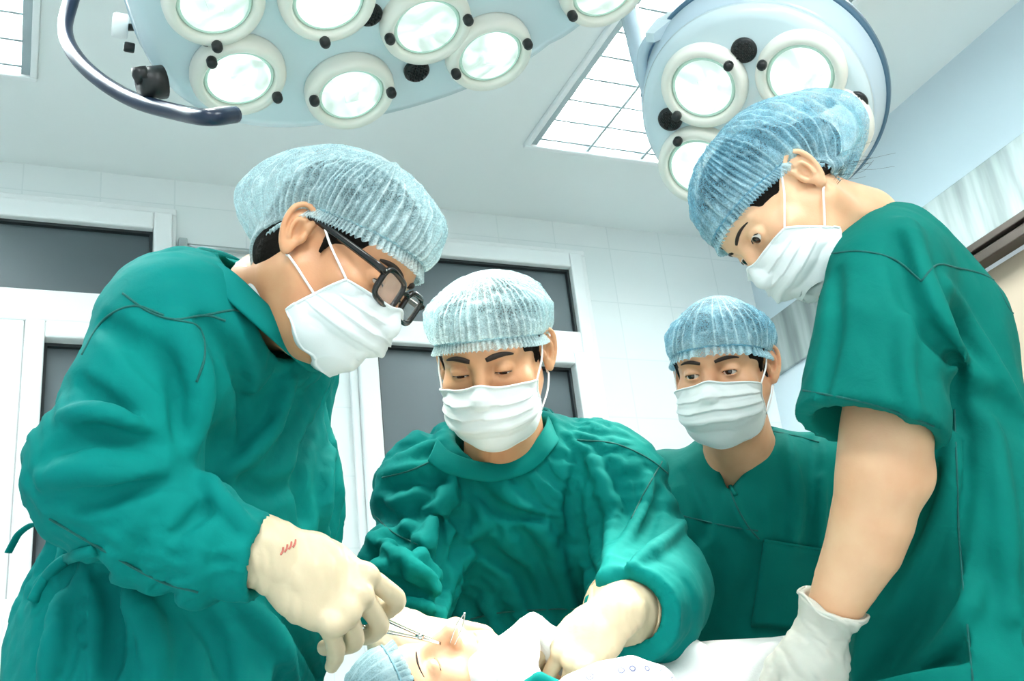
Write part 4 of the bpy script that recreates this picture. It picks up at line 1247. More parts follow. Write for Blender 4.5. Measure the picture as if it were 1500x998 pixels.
def legs(root, pelvis, face, stance=.11, hip_r=.105, foot_fwd=.0, mat_=None, wide=1.0):
    """trousers and shoes under the hem, down to the floor"""
    f = _n((face[0], face[1], 0)); r = np.array((f[1], -f[0], 0)); p = np.array(pelvis, float)
    T = Sdf()
    T.add(flat_cone(p + (0, 0, .10), p - (0, 0, .06), .105, .115, r, 1.35))
    ft = []
    for sd in (-1, 1):
        a = p + r * sd * .085 - (0, 0, .05); kn = np.array((*(p + r * sd * stance * .95 + f * .02)[:2], .50)); an = np.array((*(p + r * sd * stance - f * .02)[:2], .11))
        T.add(cone(a, kn, .095, .072), .05); T.add(cone(kn, an, .072, .062), .03); ft.append(an)
    T.clip(half((0, 0, .07), (0, 0, -1)))
    lo = p - (.36, .36, 0); lo[2] = .05; hi = p + (.36, .36, .2)
    V, Q = T.mesh(lo, hi, .012)
    mesh_obj('trousers', V, Q, mat_ or M_trouser, root)
    for an in ft:
        S = Sdf(); g = np.array((an[0], an[1], 0))
        S.add(flat_cone(g - f * .04 + (0, 0, .045), g + f * .14 + (0, 0, .032), .045, .034, r, (1.0, 1.35)))
        S.add(cone(g - f * .03 + (0, 0, .06), g + (0, 0, .10), .044, .040), .03)
        S.clip(half((0, 0, .001), (0, 0, -1)), .004)
        V, Q = S.mesh(g - (.22, .22, .01), g + (.22, .22, .16), .006)
        mesh_obj('shoe', V, Q, M_shoe, root)
def cloth_folds(S, V, Q, hc=.0115, strain=.14, it=200, limit=.020, axisfn=None, seed=1, fine=.05, h=.005, keep=None, soft=.004, sharp=.35):
    """big folds settle on a coarse copy of the cloth, small ones on the cloth itself"""
    lo, hi = S.bounds()
    Vc, Qc = S.mesh(lo, hi, hc); Vc, Qc = biggest(Vc, Qc)
    stc = strain if keep is None else strain * keep(Vc)
    U = buckle(Vc, Qc, stc, it, soft=soft, bend=.15, lap=.002, limit=limit, seed=seed, axisfn=axisfn)
    X = V + transfer(Vc, U, V, 7, hc * .75)
    if fine:
        stf = fine if keep is None else fine * keep(X)
        B_ = X.copy(); E = edges_of(Q)
        for _ in range(14): B_ = relax(B_, Q, .6, E)
        X = X + sharp * (X - B_) * (np.ones(len(X)) if keep is None else keep(X))[:, None]
        X = X + buckle(X, Q, stf, 60, soft=.012, bend=.18, lap=.012, limit=.005, seed=seed + 50, axisfn=axisfn, nscale=46, iso=.35, wind=6)
    return X
def gown_obj(name, S, h, material, root, axisfn=None, seed=1, strain=.14, limit=.020, fine=.22, keep=None, hc=.0115, sharp=.45):
    lo, hi = S.bounds()
    V, Q = S.mesh(lo, hi, h); V, Q = biggest(V, Q)
    V = cloth_folds(S, V, Q, hc, strain, 200, limit, axisfn, seed, fine, h, keep, sharp=sharp)
    return mesh_obj(name, V, Q, material, root)
# ================================================================== surgeon on the left (profile, glasses)
def V3(c, x, y, z):
    """offset from c along camera-like axes, metres"""
    return np.asarray(c) + x * RGT + y * UP + z * BCK
earL = at(449, 343, 1.285)
rL = cv(-.30, .33, .89); fL = cv(.80, -.46, .38)
uL = np.cross(rL, fL)
CL = earL - _n(rL) * .080
root = thing('person', (0, 0, 0), 'surgeon on the left in black glasses and a teal gown, bending over the patient', 'person')
HL = Head(CL, fL, uL, .98, open_=.0034, lid=.0026, gaze=(0, -.30), detail=.0014)
nb = at(392, 440, 1.45)                              # base of the neck
shN, shF = at(250, 492, 1.29), at(405, 505, 1.66)    # near and far shoulder
elN, wrN = at(160, 708, 1.235), at(402, 818, 1.215)
chest, waist = at(335, 640, 1.50), at(290, 860, 1.50)
latL = _n(shN - shF); latL = _n(latL * (1, 1, .2))
pel = np.array((waist[0], waist[1], .93)) + 0.0
root.location = Vector((pel[0], pel[1], 0))
# body under the clothes
S = HL.sdf
S.add(cone((0, -.030, -.045), HL.l(nb) * .92, .056, .064), .035)
S.add(cone((0, .012, -.085), HL.l(nb) * .9 + np.array((0, .03, .0)), .040, .050), .035)
V, Q = S.mesh((-.12, -.17, -.25), (.12, .14, .15), HL.h); V, Q = biggest(V, Q); V = HL.w(V)
B = Sdf()
B.add(cone(nb, chest, .062, .10)).add(flat_cone(chest, waist, .10, .10, latL, 1.55), .08).add(flat_cone(waist, pel, .10, .11, latL, 1.4), .05)
B.add(cone(shN, shF, .06, .06), .06).add(cone(shN, elN, .050, .042), .03).add(cone(elN, wrN, .040, .028), .02)
elF = V3(shF, -.06, -.27, .06); wrF = V3(elF, .07, -.22, .10)
B.add(cone(shF, elF, .050, .042), .03).add(cone(elF, wrF, .040, .028), .02)
HrL = Hand(at(408, 820, 1.213), cv(.885, -.46, -.03), cv(.34, .60, .72), 1,
           {'index': dict(c=(34, 54, 30), s=.10), 'middle': dict(c=(52, 48, 28), s=.05), 'ring': dict(c=(64, 42, 24), s=.02), 'little': dict(c=(64, 14, 8), s=.08)},
           [(.040, .055, -.028), (.040, .080, -.048), (.036, .098, -.060)], 1.19, spread=.07)
V3h, Q3h = HrL.mesh(.004, .002)
HL.eyes(root); HL.hair(root, low=-.045)
HL.cap(root, M_cap, front=.050, side=.034, back=-.036, puff=.024, lean=(0, .002, .008), pleats=60, seed=2, lobe=(HL.l(at(402, 308, 1.40)), (.045, .040, .040), .06), dz=-.012)
HL.mask(root, seed=3, beak=.006, bot=-.100, a0=52, a1=84, side_top=-.020, side_bot=-.086, loop_b=.50)
gvL = HrL.glove(root, at(330, 795, 1.225), r_end=.041, length=.062, h=.0017, ripple=.0017)
# gown
G = Sdf()
G.add(flat_cone(at(320, 560, 1.49), at(312, 745, 1.50), .125, .150, latL, (1.50, 1.38)))
G.add(flat_cone(at(312, 745, 1.50), at(262, 965, 1.50), .150, .185, latL, (1.38, 1.30)), .05)
hem = at(262, 965, 1.50); hem2 = np.array((hem[0], hem[1], .42))
G.add(flat_cone(hem, hem2, .185, .235, latL, (1.30, 1.2)), .05)
G.add(cone(at(300, 500, 1.46), at(385, 492, 1.46), .074, .068), .08)
G.add(cone(at(275, 492, 1.37), at(390, 512, 1.62), .088, .085), .07)
G.add(chain([at(255, 492, 1.31), at(208, 590, 1.27), at(168, 688, 1.235)], [.086, .083, .080]), .05)
G.add(chain([at(166, 700, 1.235), at(222, 758, 1.225), at(300, 800, 1.215), at(372, 815, 1.212)], [.083, .073, .060, .047]), .03)
G.add(chain([shF, elF, wrF], [.085, .075, .055]), .05)
neckA, neckB = HL.w((0, -.02, -.09)), nb
G.cut(cone(V3(nb, -.045, -.02, 0), HL.w((0, -.015, -.03)), .074, .095), .010)
G.cut(cone(at(330, 803, 1.215), at(420, 824, 1.21), .034, .042), .004)
G.clip(half(at(378, 814, 1.212), at(402, 818, 1.21) - at(340, 805, 1.215)), .004)
creases(G, [
    ([(150, 470), (190, 500), (232, 560)], .016, -.012), ([(120, 560), (170, 600), (216, 636)], .014, -.011),
    ([(100, 610), (150, 612), (205, 628)], .016, .012), ([(85, 655), (150, 640), (230, 655)], .015, -.010),
    ([(70, 700), (140, 690), (225, 700)], .018, .010), ([(120, 745), (190, 720), (250, 705)], .012, -.008),
    ([(215, 500), (262, 560), (268, 640)], .020, -.014), ([(262, 470), (290, 560), (280, 650)], .020, .012),
    ([(330, 730), (300, 745), (262, 780)], .012, -.008), ([(300, 700), (320, 735), (360, 770)], .014, .010),
    ([(345, 690), (390, 720), (440, 700)], .016, -.008), ([(300, 470), (350, 540), (360, 640)], .016, -.008),
    ([(420, 560), (390, 640), (330, 700)], .014, .009), ([(470, 590), (440, 690), (445, 760)], .014, -.008), ([(490, 620), (472, 700), (470, 790)], .013, .008),
    ([(150, 830), (165, 900), (160, 990)], .018, -.014), ([(200, 870), (225, 930), (230, 998)], .020, .013), ([(280, 890), (320, 940), (330, 998)], .018, -.012),
    ([(350, 880), (400, 930), (430, 998)], .016, .010), ([(400, 880), (440, 930), (470, 998)], .014, -.010), ([(90, 880), (85, 940), (70, 998)], .016, .010)])
armA = np.array([at(252, 490, 1.31), at(166, 700, 1.235), at(372, 815, 1.212)])
def axL(P):
    d1 = _n(armA[1] - armA[0]); d2 = _n(armA[2] - armA[1])
    q1 = P - armA[0]; t1 = np.clip(q1 @ d1, 0, .3); e1 = np.linalg.norm(q1 - t1[:, None] * d1, axis=1)
    q2 = P - armA[1]; t2 = np.clip(q2 @ d2, 0, .3); e2 = np.linalg.norm(q2 - t2[:, None] * d2, axis=1)
    out = np.tile(_n(cv(.75, .1, .6)), (len(P), 1))
    out[e1 < .11] = d1; out[(e2 < .09) & (e2 < e1)] = d2
    return out
gl = gown_obj('gown', G, .0052, M_gown, root, axL, 4, .27, .011)
B.clip(((lambda P: G(P) + .014), None, None))
V2, Q2 = B.mesh(*B.bounds(), .010)
V, Q = join((V, Q), (V2, Q2), (V3h, Q3h))
mesh_obj('body', V, Q, M_skin, root)
legs(root, pel, fL)
# collar of the gown and the white shirt collar inside it
def ribbon(name, A, Bp, mat_, par, th=.0022, n=8, bulge=None):
    """strip of cloth between two edges"""
    a, b = spline(A, n), spline(Bp, n); m = 7
    V = []
    for i in range(len(a)):
        for k in range(m):
            t = k / (m - 1); p = a[i] * (1 - t) + b[i] * t
            if bulge is not None: p = p + np.asarray(bulge) * math.sin(math.pi * t)
            V.append(p)
    V = np.array(V)
    i, j = np.meshgrid(np.arange(len(a) - 1), np.arange(m - 1), indexing='ij')
    Q = np.stack([i * m + j, (i + 1) * m + j, (i + 1) * m + j + 1, i * m + j + 1], -1).reshape(-1, 4)
    o = mesh_obj(name, V, Q, mat_, par)
    s_ = o.modifiers.new('thickness', 'SOLIDIFY'); s_.thickness = th; s_.offset = 0
    sb = o.modifiers.new('soft', 'SUBSURF'); sb.levels = 1; sb.render_levels = 1
    return o
def ray_hit(o, px, py):
    from mathutils.bvhtree import BVHTree
    if o.name not in BVH: seams_on_mesh(o, None, [(-500, -500), (-510, -500), (-520, -500)])
    d = _n(at(px, py, 1) - CAMP); h = BVH[o.name].ray_cast(Vector(CAMP), Vector(d), 4)
    return None if h[0] is None else np.array(h[0])
def collar(S, par, name, low, high, mat_, out, th=.004, lift=.004, sub=10):
    """standing collar: its lower edge lies on the garment, its upper edge stands off it"""
    Lo, Hi = [], []
    for (x, y, d), (x2, y2, d2) in zip(low, high):
        if d is None:
            P = ray_hit(par, x, y); dd = pix(P)[2] - .004
            Lo.append(at(x, y, dd)); Hi.append(at(x2, y2, dd + d2))
        else:
            Lo.append(at(x, y, d)); Hi.append(at(x2, y2, d2))
    return ribbon(name, Lo, Hi, mat_, par, th, sub, bulge=out)
collar(G, gl, 'gown_collar', [(286, 404, 1.33), (335, 442, 1.275), (385, 486, 1.285), (425, 522, 1.325), (455, 545, 1.38), (478, 536, 1.48), (470, 500, 1.58)],
       [(284, 367, 1.36), (338, 396, 1.315), (394, 448, 1.315), (438, 486, 1.335), (470, 512, 1.39), (484, 508, 1.48), (466, 476, 1.57)], M_gown, -.006 * FWD, .005)
collar(G, gl, 'gown_collar', [(286, 404, 1.33), (292, 404, 1.46), (340, 410, 1.60), (400, 440, 1.62), (470, 500, 1.56)],
       [(284, 367, 1.36), (298, 362, 1.46), (345, 376, 1.58), (400, 416, 1.60), (466, 476, 1.55)], M_gown, .004 * FWD, .005)
ribbon('shirt_collar', [at(334, 428, 1.42), at(368, 446, 1.335), at(405, 478, 1.322), (at(440, 508, 1.345)), at(462, 512, 1.42)],
       [at(346, 382, 1.42), at(376, 396, 1.34), at(408, 436, 1.325), at(440, 470, 1.345), at(462, 482, 1.41)], M_white, root, .003)
for pts in ([(180, 430), (215, 455), (255, 468), (300, 462), (330, 470)], [(255, 468), (292, 480), (300, 520), (288, 560)], [(120, 520), (150, 470), (195, 448), (240, 462)], [(72, 760), (140, 800), (230, 850), (290, 868)], [(300, 462), (352, 455), (392, 480)]):
    seams_on_mesh(gl, gl, pts, .0014)
# waist tie knotted at the back
tp = spline([at(62, 768, 1.36), at(45, 770, 1.37), at(28, 782, 1.37), at(20, 795, 1.37), at(12, 810, 1.37)], 6)
MB().tube(tp, .006, 8, flat=.3).build('tie', M_gown, gl, True)
seams_on_mesh(gl, gl, [(48, 880), (60, 858), (78, 834), (105, 816), (140, 806)], .0075, M_gown, 'belt')

M_print = mat('faded_red_print', 'C4695C', .6, noise=(300, .2))
for k, (x, y) in enumerate([(413, 808), (419, 804), (425, 800), (431, 797)]):
    seams_on_mesh(gvL, gvL, [(x - 2, y + 5), (x + 1, y), (x + 2, y - 6)], .0011, M_print, 'size_print')

# glasses
M_frame = mat('black_acetate', '14110F', .18, spec=.6, noise=(40, .15))
M_gl = mat('spectacle_glass', 'FFFFFF', .0, trans=0.0, spec=.5, alpha=.10, noise=(3, .001))
def glasses(H, par):
    g = thing('glasses', H.w((0, .1, 0)), 'black framed glasses worn by the surgeon on the left', 'glasses')
    yf = .1035
    for x in (-1, 1):
        c = np.array((x * .034, yf, -.001)); ring = []
        for k in range(32):
            a = 2 * math.pi * k / 32; e = 4.0
            ca, sa = math.cos(a), math.sin(a)
            rr = (abs(ca / .0245) ** e + abs(sa / .0185) ** e) ** (-1 / e)
            ring.append(c + np.array((rr * ca * 1.0, -.006 * abs(x * (c[0] + rr * ca) / .06) ** 2 * 1.0, rr * sa + .0015 * ca * x)))
        ring = np.array(ring + ring[:2])
        f = MB().tube(H.w(ring), .0036 * H.s, 10, cap=False).build('rim', M_frame, g, True)
        q = MB().add(H.w(np.vstack([c + (ring[:-2] - c) * .97 + (0, .0008, 0), c + (ring[:-2] - c) * .97 - (0, .0008, 0)])), [tuple(range(32)), tuple(range(63, 31, -1))] + [(k, (k + 1) % 32, 32 + (k + 1) % 32, 32 + k) for k in range(32)])
        q.build('lens', M_gl, g)
        tmp = spline([(x * .0585, yf - .004, .010), (x * .071, yf - .012, .011), (x * .0775, .060, .014), (x * .0785, .015, .018), (x * .0785, -.012, .019), (x * .076, -.035, .004)], 6)
        MB().tube(H.w(tmp), np.linspace(.0060, .0042, len(tmp)) * H.s, 8, flat=.6).build('temple', M_frame, g, True)
        MB().tube(H.w([(x * .0655, yf - .0035, .0125), (x * .0655, yf - .001, .0125)]), .0012 * H.s, 8).build('rivet', M_steel, g, True)
    MB().tube(H.w(spline([(-.0115, yf, .004), (0, yf + .003, .0085), (.0115, yf, .004)], 6)), .0026 * H.s, 8).build('bridge', M_frame, g, True)
    return g
gls = glasses(HL, root)
# ================================================================== surgeon in the middle, facing the camera
fM = cv(-.17, -.24, .955); rM = cv(-.975, -.10, -.197); uM = np.cross(_n(rM), _n(fM))
CM = at(721, 524, 1.69)
root = thing('person', (0, 0, 0), 'surgeon in the middle facing forward with lowered eyes, teal gown and whitish cap', 'person')
HM = Head(CM, fM, uM, 1.0, open_=.0021, lid=.0046, gaze=(0, -.55), detail=.0017)
nb = at(742, 668, 1.80)
shR, shL = at(628, 726, 1.78), at(902, 712, 1.80)
elR, wrR = at(590, 868, 1.66), at(574, 938, 1.44)
elL, wrL = at(952, 862, 1.69), at(908, 905, 1.475)
chest, waist = at(748, 800, 1.84), at(752, 960, 1.93)
latM = _n((shL - shR) * (1, 1, .0))
pel = np.array((waist[0], waist[1], .95)); root.location = Vector((pel[0], pel[1], 0))
S = HM.sdf
S.add(cone((0, -.028, -.045), HM.l(nb), .056, .064), .035); S.add(cone((0, .010, -.085), HM.l(nb) + np.array((0, .03, 0)), .040, .050), .035)
V, Q = S.mesh((-.12, -.17, -.25), (.12, .14, .15), HM.h); V, Q = biggest(V, Q); V = HM.w(V)
B = Sdf()
B.add(cone(nb, chest, .062, .10)).add(flat_cone(chest, waist, .095, .10, latM, 1.5), .08).add(flat_cone(waist, pel, .10, .10, latM, 1.4), .05)
B.add(cone(shR, shL, .055, .055), .06)
for a, b, c in ((shR, elR, wrR), (shL, elL, wrL)): B.add(cone(a, b, .048, .040), .03).add(cone(b, c, .038, .027), .02)
HR = Hand(at(585, 944, 1.43), cv(.985, .02, -.12), cv(.1, .80, .55), 1,
          {'index': dict(c=(20, 42, 30), s=-.06), 'middle': dict(c=(34, 46, 30)), 'ring': dict(c=(48, 46, 30)), 'little': dict(c=(56, 46, 30))},
          [(.034, .046, -.020), (.036, .074, -.030), (.026, .104, -.036)], .95, spread=.03)
HLf = Hand(at(898, 905, 1.455), cv(-.78, -.50, .30), cv(-.30, .70, .62), -1,
           {'index': dict(c=(30, 42, 26), s=.02), 'middle': dict(c=(46, 42, 26)), 'ring': dict(c=(60, 40, 24)), 'little': dict(c=(72, 36, 22), s=-.04)},
           [(.040, .050, -.022), (.040, .080, -.036), (.034, .106, -.046)], 1.02, spread=.05)
m1, m2 = HR.mesh(.004, .002), HLf.mesh(.004, .002)
HM.eyes(root); HM.hair(root, low=-.03)
HM.cap(root, M_cap, front=.050, side=.028, back=-.030, puff=.024, lean=(0, -.004, .006), pleats=54, seed=5)
HM.mask(root, seed=6, beak=.008, top=-.017, bot=-.116)
HR.glove(root, elR, r_end=.036, length=.05, h=.0018); HLf.glove(root, elL, r_end=.052, length=.055, h=.0018)
G = Sdf()
G.add(flat_cone(at(746, 745, 1.82), at(748, 900, 1.90), .118, .128, latM, (1.48, 1.38)))
G.add(flat_cone(at(748, 900, 1.90), np.array((waist[0], waist[1] + .03, .42)), .128, .18, latM, (1.38, 1.3)), .05)
G.add(cone(at(655, 712, 1.80), at(745, 690, 1.82), .082, .082), .06).add(cone(at(745, 690, 1.82), at(860, 695, 1.82), .082, .085), .06)
G.add(chain([shR, at(622, 790, 1.74), elR, at(584, 912, 1.53), at(584, 934, 1.455)], [.082, .078, .072, .058, .048]), .045)
G.add(chain([shL, at(926, 790, 1.77), elL], [.080, .082, .085]), .05)
G.add(chain([elL, at(948, 888, 1.56), at(926, 899, 1.495)], [.086, .078, .064]), .03)
G.cut(cone(at(742, 690, 1.80), HM.w((0, -.02, -.02)), .070, .095), .012)
G.cut(cone(at(952, 884, 1.58), at(905, 906, 1.43), .030, .050), .004); G.cut(cone(at(574, 915, 1.53), at(590, 945, 1.40), .032, .046), .004)
G.clip(half(at(922, 900, 1.487), wrL - elL), .003)
G.clip(half(at(660, 934, 1.428), cv(.2, -.1, 1)), .003) if False else None
creases(G, [
    ([(660, 690), (640, 760), (600, 840)], .016, .010), ([(690, 700), (680, 780), (650, 860)], .018, -.010), ([(560, 740), (590, 790), (640, 830)], .014, -.011),
    ([(548, 790), (585, 820), (630, 845)], .013, .010), ([(548, 845), (590, 862), (640, 880)], .012, -.010), ([(570, 885), (610, 885), (650, 895)], .010, .008),
    ([(640, 760), (655, 850), (645, 900)], .016, -.015), ([(740, 720), (800, 790), (840, 900)], .018, .009), ([(850, 670), (840, 760), (870, 860)], .018, -.011),
    ([(870, 680), (900, 770), (890, 870)], .018, .012), ([(950, 700), (935, 770), (900, 820)], .014, .011),
    ([(968, 720), (950, 780), (920, 835)], .013, -.006), ([(1005, 760), (970, 800), (925, 830)], .013, .010), 
    ([(700, 690), (720, 740), (790, 760)], .014, -.008), ([(700, 800), (760, 840), (790, 900)], .016, -.008)])
armR = (shR, elR, wrR); armL = (shL, elL, wrL)
def axM(P):
    out = np.tile(latM * .8 + np.array((0, 0, .5)), (len(P), 1))
    for a, b, c in (armR, armL):
        for p, q in ((a, b), (b, c)):
            d = _n(q - p); L = np.linalg.norm(q - p); t = np.clip((P - p) @ d, 0, L); e = np.linalg.norm(P - p - t[:, None] * d, axis=1)
            out[e < .095] = d
    return out
gm = gown_obj('gown', G, .0054, M_gown, root, axM, 8, .27, .011)
B.clip(((lambda P: G(P) + .014), None, None))
V2, Q2 = B.mesh(*B.bounds(), .010)
V, Q = join((V, Q), (V2, Q2), m1, m2)
mesh_obj('body', V, Q, M_skin, root)
legs(root, pel, fM)
collar(G, gm, 'gown_collar', [(626, 676, None), (655, 694, None), (720, 706, None), (778, 690, None), (815, 652, None), (826, 628, 1.85)],
       [(640, 642, .02), (664, 664, .014), (718, 678, .012), (768, 662, .014), (798, 624, .02), (802, 598, 1.85)], M_gown, cv(0, -.3, 1) * .007, .006)
collar(G, gm, 'gown_collar', [(626, 676, 1.77), (632, 664, 1.88), (680, 640, 1.95), (750, 622, 1.96), (800, 615, 1.92), (822, 618, 1.84)],
       [(640, 642, 1.79), (642, 634, 1.87), (684, 615, 1.93), (748, 602, 1.94), (790, 597, 1.90), (804, 600, 1.84)], M_gown, cv(0, 0, -1) * .004, .006)
for pts in ([(845, 645), (900, 650), (950, 672), (985, 700)], [(970, 676), (945, 720), (925, 760)], [(640, 922), (720, 900), (800, 893), (870, 893)], [(560, 700), (600, 690), (640, 672)], [(548, 755), (575, 780), (612, 798)]):
    seams_on_mesh(gm, gm, pts, .0014)
# ================================================================== older man at the back
fB = cv(-.40, -.05, .915); rB_ = cv(-.90, -.135, -.40); uB = np.cross(_n(rB_), _n(fB))
CB = at(1058, 543, 1.93)
root = thing('person', (0, 0, 0), 'older man at the back in a green v neck scrub top and blue cap', 'person')
HB = Head(CB, fB, uB, 1.0, open_=.0036, lid=.0012, gaze=(.12, -.10), detail=.0018)
nb = at(1090, 672, 2.02)
shR, shL = at(958, 728, 2.12), at(1218, 712, 2.04)
chest, waist = at(1095, 800, 2.06), at(1100, 1010, 2.20)
latB = _n((shL - shR) * (1, 1, 0)); pel = np.array((waist[0], waist[1], .95)); root.location = Vector((pel[0], pel[1], 0))
elR, wrR = shR + np.array((-.03, .02, -.28)), shR + np.array((-.02, .03, -.53)); elL, wrL = shL + np.array((.04, .11, -.28)), shL + np.array((.03, .20, -.52))
S = HB.sdf
S.add(cone((0, -.026, -.045), HB.l(nb), .054, .060), .035); S.add(cone((0, .010, -.085), HB.l(nb) + np.array((0, .035, 0)), .042, .052), .035)
for x in (-1, 1): S.add(cone((x * .058, -.01, -.04), HB.l(at(1072, 690, 1.955)) + np.array((x * .012, 0, 0)), .010, .009), .022)
S.add(flat_cone(HB.l(at(1078, 722, 2.035)), HB.l(at(1082, 800, 2.06)), .066, .066, HB.R.T @ latB, 1.6), .06)
V, Q = S.mesh((-.17, -.20, -.32), (.17, .16, .15), HB.h); V, Q = biggest(V, Q); V = HB.w(V)
B = Sdf()
B.add(cone(nb, chest, .062, .10)).add(flat_cone(chest, waist, .09, .10, latB, 1.5), .08).add(flat_cone(waist, pel, .10, .10, latB, 1.4), .05).add(cone(shR, shL, .055, .055), .06)
for a, b, c in ((shR, elR, wrR), (shL, elL, wrL)): B.add(cone(a, b, .048, .040), .03).add(cone(b, c, .038, .027), .02)
hs_ = [Hand(wrR, (0, -.25, -1), _n(np.cross((0, -.25, -1), latB)) * -1, 1, {k: (22, 28, 18) for k in FING}, [(.04, .05, -.02), (.044, .078, -.03), (.042, .10, -.036)], 1.0),
       Hand(wrL, (0, .05, -1), _n(np.cross((0, -.25, -1), latB)) * -1, -1, {k: (22, 28, 18) for k in FING}, [(.04, .05, -.02), (.044, .078, -.03), (.042, .10, -.036)], 1.0)]
HB.eyes(root, .8); HB.hair(root, low=-.050)
HB.cap(root, M_cap2, front=.046, side=.024, back=-.020, puff=.018, lean=(0, -.002, .004), pleats=44, seed=9)
HB.mask(root, seed=9, beak=.008, top=-.014, bot=-.114)
G = Sdf()
G.add(flat_cone(at(1088, 752, 2.02), at(1098, 930, 2.10), .120, .128, latB, (1.45, 1.35)))
G.add(flat_cone(at(1098, 930, 2.10), np.array((waist[0], waist[1], .74)), .124, .14, latB, (1.35, 1.35)), .05)
G.add(cone(at(1000, 722, 2.09), at(1090, 700, 2.05), .075, .078), .06).add(cone(at(1090, 700, 2.05), at(1185, 705, 2.03), .078, .08), .06)
G.add(cone(shR, shR + (elR - shR) * .75, .075, .085), .05).add(cone(shL, shL + (elL - shL) * .75, .078, .085), .05)
for a, b in ((shR, elR), (shL, elL)): G.cut(cone(a + (b - a) * .85, a + (b - a) * 1.3, .070, .085), .004)
G.cut(cone(nb - (0, 0, .0), HB.w((0, -.03, -.05)), .052, .072), .012)
vt = at(1066, 706, 1.90)
Vl = project(G, [(1066, 706), (1032, 650), (1120, 650)], .9, 3) if False else None
vS = Sdf(); n3 = [at(1066, 720, 1.94), at(1028, 640, 2.05), at(1132, 628, 2.0)]
pl_n = lambda a, b: np.cross(b - CAMP, a - CAMP)
w1_ = half(n3[0], _n(np.cross(n3[1] - n3[0], FWD)))[0]; w2_ = half(n3[0], _n(np.cross(FWD, n3[2] - n3[0])))[0]
cyl = cone(at(1075, 700, 1.98), HB.w((0, -.03, -.05)), .12, .15)
nrm1 = _n(np.cross(n3[1] - n3[0], FWD)); nrm2 = _n(np.cross(FWD, n3[2] - n3[0]))
if (at(1075, 640, 1.98) - n3[0]) @ nrm1 > 0: nrm1 = -nrm1
if (at(1075, 640, 1.98) - n3[0]) @ nrm2 > 0: nrm2 = -nrm2
wedge = (lambda P: np.maximum(np.maximum((P - _a(n3[0])) @ _a(nrm1), (P - _a(n3[0])) @ _a(nrm2)), (P - _a(at(1080, 690, 2.02))) @ _a(FWD)), at(1020, 600, 1.7) - .3, at(1140, 740, 2.1) + .3)
G.cut(wedge, .006)
creases(G, [([(1150, 640), (1165, 720), (1160, 800)], .014, .008), ([(1190, 640), (1195, 720), (1185, 790)], .014, -.010), ([(1000, 690), (1030, 760), (1020, 850)], .014, -.007),
            ([(1066, 720), (1090, 770), (1110, 790)], .010, .006), ([(1030, 800), (1020, 870), (1000, 930)], .014, .007), ([(1205, 700), (1200, 780), (1190, 850)], .012, .008), ([(985, 720), (990, 800), (1010, 880)], .014, .006)])
gb = gown_obj('scrub_top', G, .0065, M_scrub, root, lambda P: np.tile(latB, (len(P), 1)), 12, .10, .006, .06, sharp=.1)
B.clip(((lambda P: G(P) + .014), None, None))
V2, Q2 = B.mesh(*B.bounds(), .010)
V, Q = join((V, Q), (V2, Q2), hs_[0].mesh(.0035), hs_[1].mesh(.0035))
mesh_obj('body', V, Q, M_skin_o, root)
legs(root, pel, fB)
# v neck band, chest pocket, seams
def band(o, pts, w, th, mat_, par, name):
    from mathutils.bvhtree import BVHTree
    s1 = seams_on_mesh(o, par, pts, th, mat_, name)
    return s1
for nm, pts in (('neck_band', [(1030, 640), (1045, 668), (1066, 706), (1078, 726)]), ('neck_band', [(1138, 612), (1118, 648), (1092, 682), (1066, 708)])):
    t_ = seams_on_mesh(gb, gb, pts, .0042, M_scrub, nm)
for pts in ([(1000, 756), (1060, 770), (1110, 778)], [(1132, 632), (1170, 640), (1200, 648)], [(1066, 708), (1078, 740), (1096, 772), (1112, 790)]): seams_on_mesh(gb, gb, pts, .0015)
def patch(o, par, quad, name, mat_, nu=14, nv=14, lift=.0035, th=.003):
    """cloth patch sewn on: follows the garment under it"""
    from mathutils.bvhtree import BVHTree
    me = o.data; n = len(me.vertices); co = np.empty(n * 3, f32); me.vertices.foreach_get('co', co)
    q = np.empty(len(me.polygons) * 4, np.int32); me.polygons.foreach_get('vertices', q)
    b = BVHTree.FromPolygons(co.reshape(-1, 3).tolist(), q.reshape(-1, 4).tolist())
    A4 = np.array(quad, float); V = []
    for j in range(nv):
        for i in range(nu):
            s, t = i / (nu - 1), j / (nv - 1)
            p = (A4[0] * (1 - s) + A4[1] * s) * (1 - t) + (A4[3] * (1 - s) + A4[2] * s) * t
            d = _n(at(p[0], p[1], 1) - CAMP); h = b.ray_cast(Vector(CAMP), Vector(d), 5)
            if h[0] is None: return None
            V.append(np.array(h[0]) - d * lift)
    V = np.array(V).reshape(nv, nu, 3)
    for _ in range(6): V[1:-1, 1:-1] = (V[:-2, 1:-1] + V[2:, 1:-1] + V[1:-1, :-2] + V[1:-1, 2:]) / 4
    i, j = np.meshgrid(np.arange(nv - 1), np.arange(nu - 1), indexing='ij')
    Q = np.stack([i * nu + j, (i + 1) * nu + j, (i + 1) * nu + j + 1, i * nu + j + 1], -1).reshape(-1, 4)
    p = mesh_obj(name, V.reshape(-1, 3), Q, mat_, par)
    s_ = p.modifiers.new('thickness', 'SOLIDIFY'); s_.thickness = th; s_.offset = 0
    MB().tube(V[0], .0028, 8).build('hem', mat_, p, True); MB().tube(V[2], .0012, 6).build('stitching', M_seam, p, True)
    return p
patch(gb, gb, [(1119, 792), (1205, 806), (1202, 925), (1100, 918)], 'chest_pocket', M_scrub, lift=.006, th=.004)
